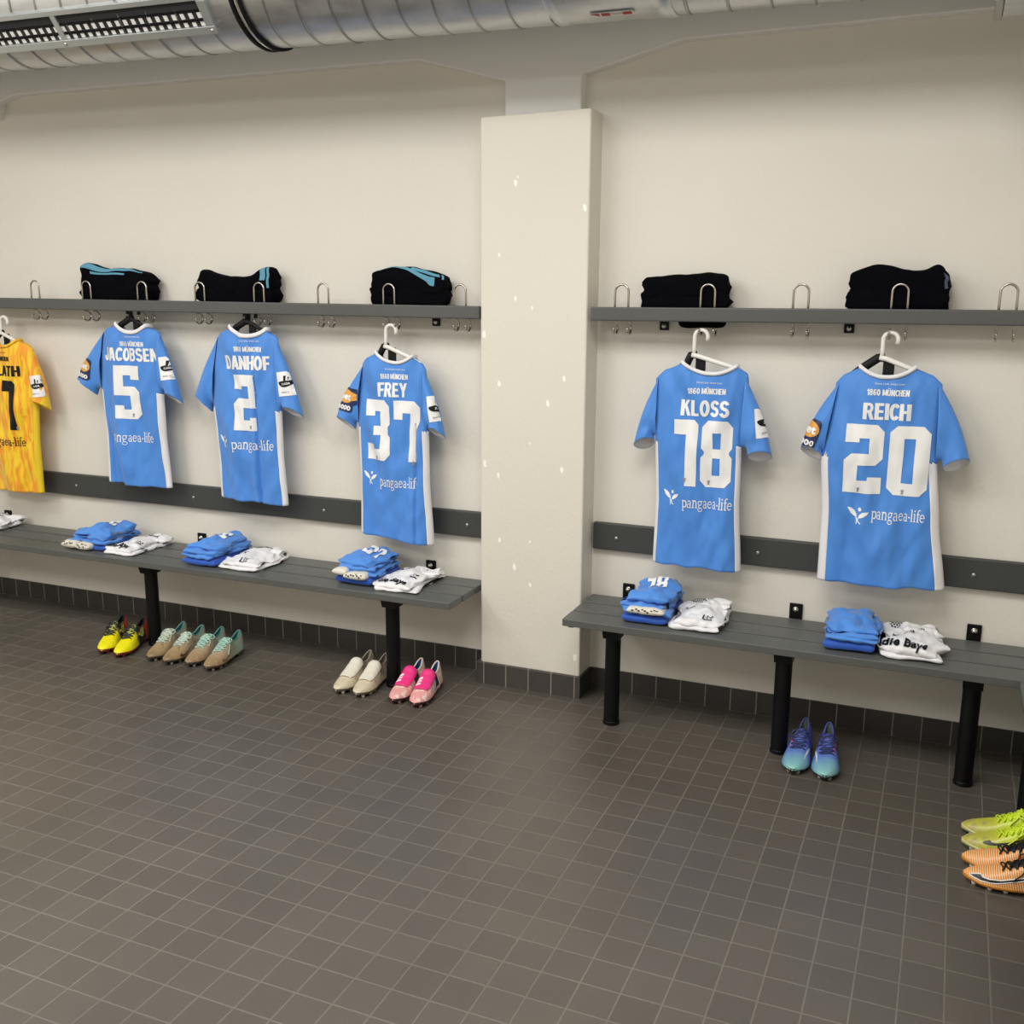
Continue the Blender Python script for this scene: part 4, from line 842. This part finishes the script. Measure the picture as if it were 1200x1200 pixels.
    if lace:
        fs = [lerp(.42, .66, i / (nlace - 1)) for i in range(nlace)]
        mb = MB()
        for i, f_ in enumerate(fs):
            sp = .46 - .10 * i / nlace
            mb.tube([U(f_ + .012 * math.sin(3 * q), PI / 2 + sp * q, .045 + .01 * (1 - q * q)) for q in [-1 + 2 * j / 8 for j in range(9)]], .026, 6, flat=.7)
            if i < nlace - 1:
                for sg in (-1, 1): mb.tube([U(lerp(f_, fs[i + 1], (q + 1) / 2), PI / 2 + sg * sp * q, .055) for q in [-1 + 2 * j / 8 for j in range(9)]], .022, 6)
        mb.build('laces', lace, t, Z)
        mb = MB(); rng = random.Random(int(x * 100 + y * 37))
        for sg in (-1, 1):
            k1, k2 = rng.uniform(.7, 1.0), rng.uniform(-.03, .05)
            mb.tube([U(.43 + .035 * math.sin(2 * q) + k2 * math.sin(q), PI / 2 + sg * k1 * .75 * math.sin(q), .06 + .05 * math.sin(q)) for q in [PI * j / 16 for j in range(17)]], .022, 6)
            L_ = 1.12 if bow else .7; ph = rng.uniform(0, 6)
            mb.tube([U(.43 + rng.uniform(.06, .12) * 0 + .14 * q + .03 * math.sin(5 * q + ph), max(.08, PI / 2 - L_ * q ** .8) if sg < 0 else min(PI - .08, PI / 2 + L_ * q ** .8), .06) for q in [j / 14 for j in range(15)]], .02, 6)
        mb.tube([U(.43, PI / 2 + .1 * q, .085) for q in (-1, -.5, 0, .5, 1)], .045, 8)
        mb.build('lace_bow', lace, t, Z)
    return t
def pm(n, c, r=.45): return mat(n, c, r)
mB = pm('dark_sole', (.012, .012, .014)); mSt = pm('stud_grey', (.30, .29, .28)); mW = pm('stud_white', (.7, .68, .62))
# yellow boots with red heel
G1 = 'yellow and red boots left of the bench leg'
yr = grad_mat('yellow_red_upper', [(0, (.50, .035, .02)), (.16, (.55, .05, .02)), (.24, (.02, .015, .015)), (.46, (.03, .02, .015)), (.56, (.82, .72, .01)), (1, (.86, .80, .01))], .16, 14); mSalm = pm('salmon', (.75, .08, .05)); lime = pm('pale_lime', (.72, .75, .16)); mMar = pm('maroon_sole', (.16, .02, .015))
a = dict(mu=yr, lining=pm('black_lining', (.01, .01, .01)), sole=mMar, stud=mMar, lace=mB, tongue=lime, marks=(('form', lime, 1, .28, .3), ('stripes', lime, 1, .36, .35), ('form', lime, -1, .28, .3)), group=G1, heelpatch=(mSalm, .05), bow=True)
boot('yellow boot with red heel farthest left in the row on the floor', 10.36, -3.85, .40, **a)
boot('yellow boot with red heel half hidden behind a black bench leg', 11.46, -3.88, .30, **a)
# sand and mint boots
G2 = 'sand coloured boots with mint collars'
sand = grad_mat('sand_upper', [(0, (.30, .33, .25)), (.3, (.36, .36, .27)), (.5, (.40, .31, .20)), (.8, (.36, .25, .13)), (1, (.26, .175, .085))], .3, 18, mottle=((.24, .17, .09), 30, .56)); mint = pm('mint_lining', (.10, .26, .24)); mintl = pm('mint_laces', (.40, .60, .49)); brown = pm('brown_mark', (.08, .035, .02)); mSole = pm('brown_sole', (.05, .032, .022))
a = dict(mu=sand, lining=mint, sole=mSole, stud=mSt, lace=pm('pale_laces', (.50, .60, .50)), group=G2)
boot('sand boot with pale mint laces right beside the black bench leg', 13.3, -3.62, .12, tongue=sand, **a)
boot('sand boot with a dark tick mark and heavy mint laces', 14.32, -3.68, .06, marks=(('swoosh', brown, 1, .62, .95, .12, .9),), tongue=mintl, **a)
a['lace'] = mintl; a['mu'] = grad_mat('sand_mint_upper', [(0, (.28, .36, .29)), (.3, (.30, .40, .32)), (.55, (.44, .33, .22)), (.85, (.34, .23, .12)), (1, (.26, .17, .08))], .4, 14, mottle=((.42, .30, .22), 34, .55))
boot('third sand boot from the left with green laces and dark toe mark', 15.35, -3.5, .10, marks=(('swoosh', brown, -1, .80, .5, .25, .8),), tongue=mint, **a)
boot('rightmost sand boot with mint collar and mottled side', 16.4, -3.58, .12, marks=(('swoosh', pm('tan_mark', (.20, .12, .06)), 1, .60, .95, .12, .9),), tongue=mint, bow=True, **a)
# cream boots with fold-over tongue
G3 = 'cream boots with fold over tongues'
cream = grad_mat('cream_upper', [(0, (.26, .22, .16)), (.25, (.34, .29, .21)), (.5, (.58, .50, .36)), (1, (.62, .55, .40))], .3, 16, .5, mottle=((.48, .38, .22), 38, .57)); ivory = pm('ivory_tongue', (.72, .68, .58))
a = dict(mu=cream, lining=pm('taupe_lining', (.28, .24, .18)), sole=pm('cream_sole', (.10, .08, .06)), stud=mW, flap=(ivory, None), group=G3, marks=(('stripes', pm('taupe_stripe', (.16, .13, .10)), 1, .42, .3),))
boot('left cream boot with a pale fold over tongue', 23.02, -3.5, .0, **a)
boot('right cream boot with a pale fold over tongue against the bench leg', 23.9, -3.52, .06, **a)
# pink boots
G4 = 'pink boots with blue lining'
pink = grad_mat('pink_upper', [(0, (.62, .42, .36)), (.4, (.68, .40, .34)), (.65, (.74, .36, .34)), (1, (.76, .34, .32))], .6, 26, mottle=((.80, .66, .60), 55, .54)); hot = pm('hot_pink_tongue', (.80, .035, .22)); blueL = pm('blue_lining', (.03, .13, .30)); pinkw = pm('pinkish_white', (.78, .66, .62)); nav = pm('navy_side', (.012, .014, .03))
a = dict(mu=pink, lining=blueL, sole=pm('black_pink_sole', (.03, .012, .016)), stud=pm('pink_stud', (.60, .25, .27)), flap=(hot, M['print']), group=G4, trim=pinkw)
boot('left pink boot with hot pink tongue and blue lining', 25.55, -3.48, .06, marks=(('panel', nav, -1, .30, .54, .2, .85), ('panel', nav, 1, .30, .50, .1, .9)), **a)
boot('right pink boot with navy and white side stripes', 26.42, -3.5, .13, marks=(('panel', nav, 1, .26, .54, .12, .95), ('stripes', M['print'], 1, .55, .15)), **a)
# blue boots
G5 = 'blue boots beside the middle leg of the right bench'
blu = grad_mat('blue_mint_upper', [(0, (.10, .13, .42)), (.45, (.085, .12, .50)), (.70, (.11, .20, .52)), (.86, (.20, .42, .50)), (1, (.24, .52, .50))], .22, 16, .35); pk = pm('pink_mark', (.75, .08, .28)); dkb = pm('dark_blue_laces', (.02, .03, .12)); grl = pm('grey_green_lining', (.14, .18, .15)); slv = pm('silver_mark', (.62, .66, .66))
a = dict(mu=blu, lining=grl, sole=pm('green_black_sole', (.03, .035, .03)), stud=pm('pale_stud', (.34, .38, .34)), lace=dkb, group=G5, wide=1.06, tongue=blu, trim=pm('blue_trim', (.08, .10, .36)))
boot('left blue boot with turquoise toe beside the bench leg', 41.10, -3.36, -.02, marks=(('form', slv, 1, .50, .55), ('form', pk, -1, .36, .75)), **a)
boot('right blue boot with turquoise toe and pink accents', 42.04, -3.42, .07, marks=(('form', slv, -1, .50, .55), ('form', pk, 1, .36, .75)), **a)
# lime boots and orange boots at the right edge
G6 = 'lime yellow boots at the right edge'; G7 = 'orange striped boots at the right edge'
lim = grad_mat('lime_upper', [(0, (.58, .72, .02)), (.5, (.60, .72, .03)), (.75, (.50, .50, .06)), (1, (.44, .42, .06))], .35, 18, .35, mottle=((.40, .34, .12), 24, .60)); limL = pm('lime_laces', (.66, .82, .04)); char = pm('charcoal_mark', (.035, .03, .028)); silv = pm('pale_sole', (.55, .56, .22))
a = dict(mu=lim, lining=pm('lime_lining', (.3, .4, .02)), sole=silv, stud=mW, lace=limL, tongue=limL, group=G6, bow=True)
boot('lime yellow boot standing farthest back at the right edge', 47.80, -6.45, -PI / 2, **a)
boot('lime yellow boot with a dark tick mark next to orange boots', 47.80, -7.36, -PI / 2, marks=(('swoosh', char, 1, .53, 1.6, .50, .9),), **a)
ora = grad_mat('orange_upper', [(0, (.74, .21, .01)), (1, (.76, .25, .015))], .02, 20, .4, stripes=(165, (.80, .66, .42))); blkL = pm('black_laces', (.008, .008, .008)); wcol = pm('white_knit', (.70, .55, .45))
a = dict(mu=ora, lining=blkL, sole=pm('orange_sole', (.60, .24, .03)), stud=mW, lace=blkL, tongue=blkL, group=G7, bow=True)
boot('orange striped boot squeezed between lime and nearest orange boot', 47.80, -8.38, -PI / 2, **a)
boot('nearest orange striped boot with a big black tick mark', 47.84, -9.30, -PI / 2, marks=(('swoosh', blkL, 1, .56, 2.2, .22, 1.3, M['print']),), **a)
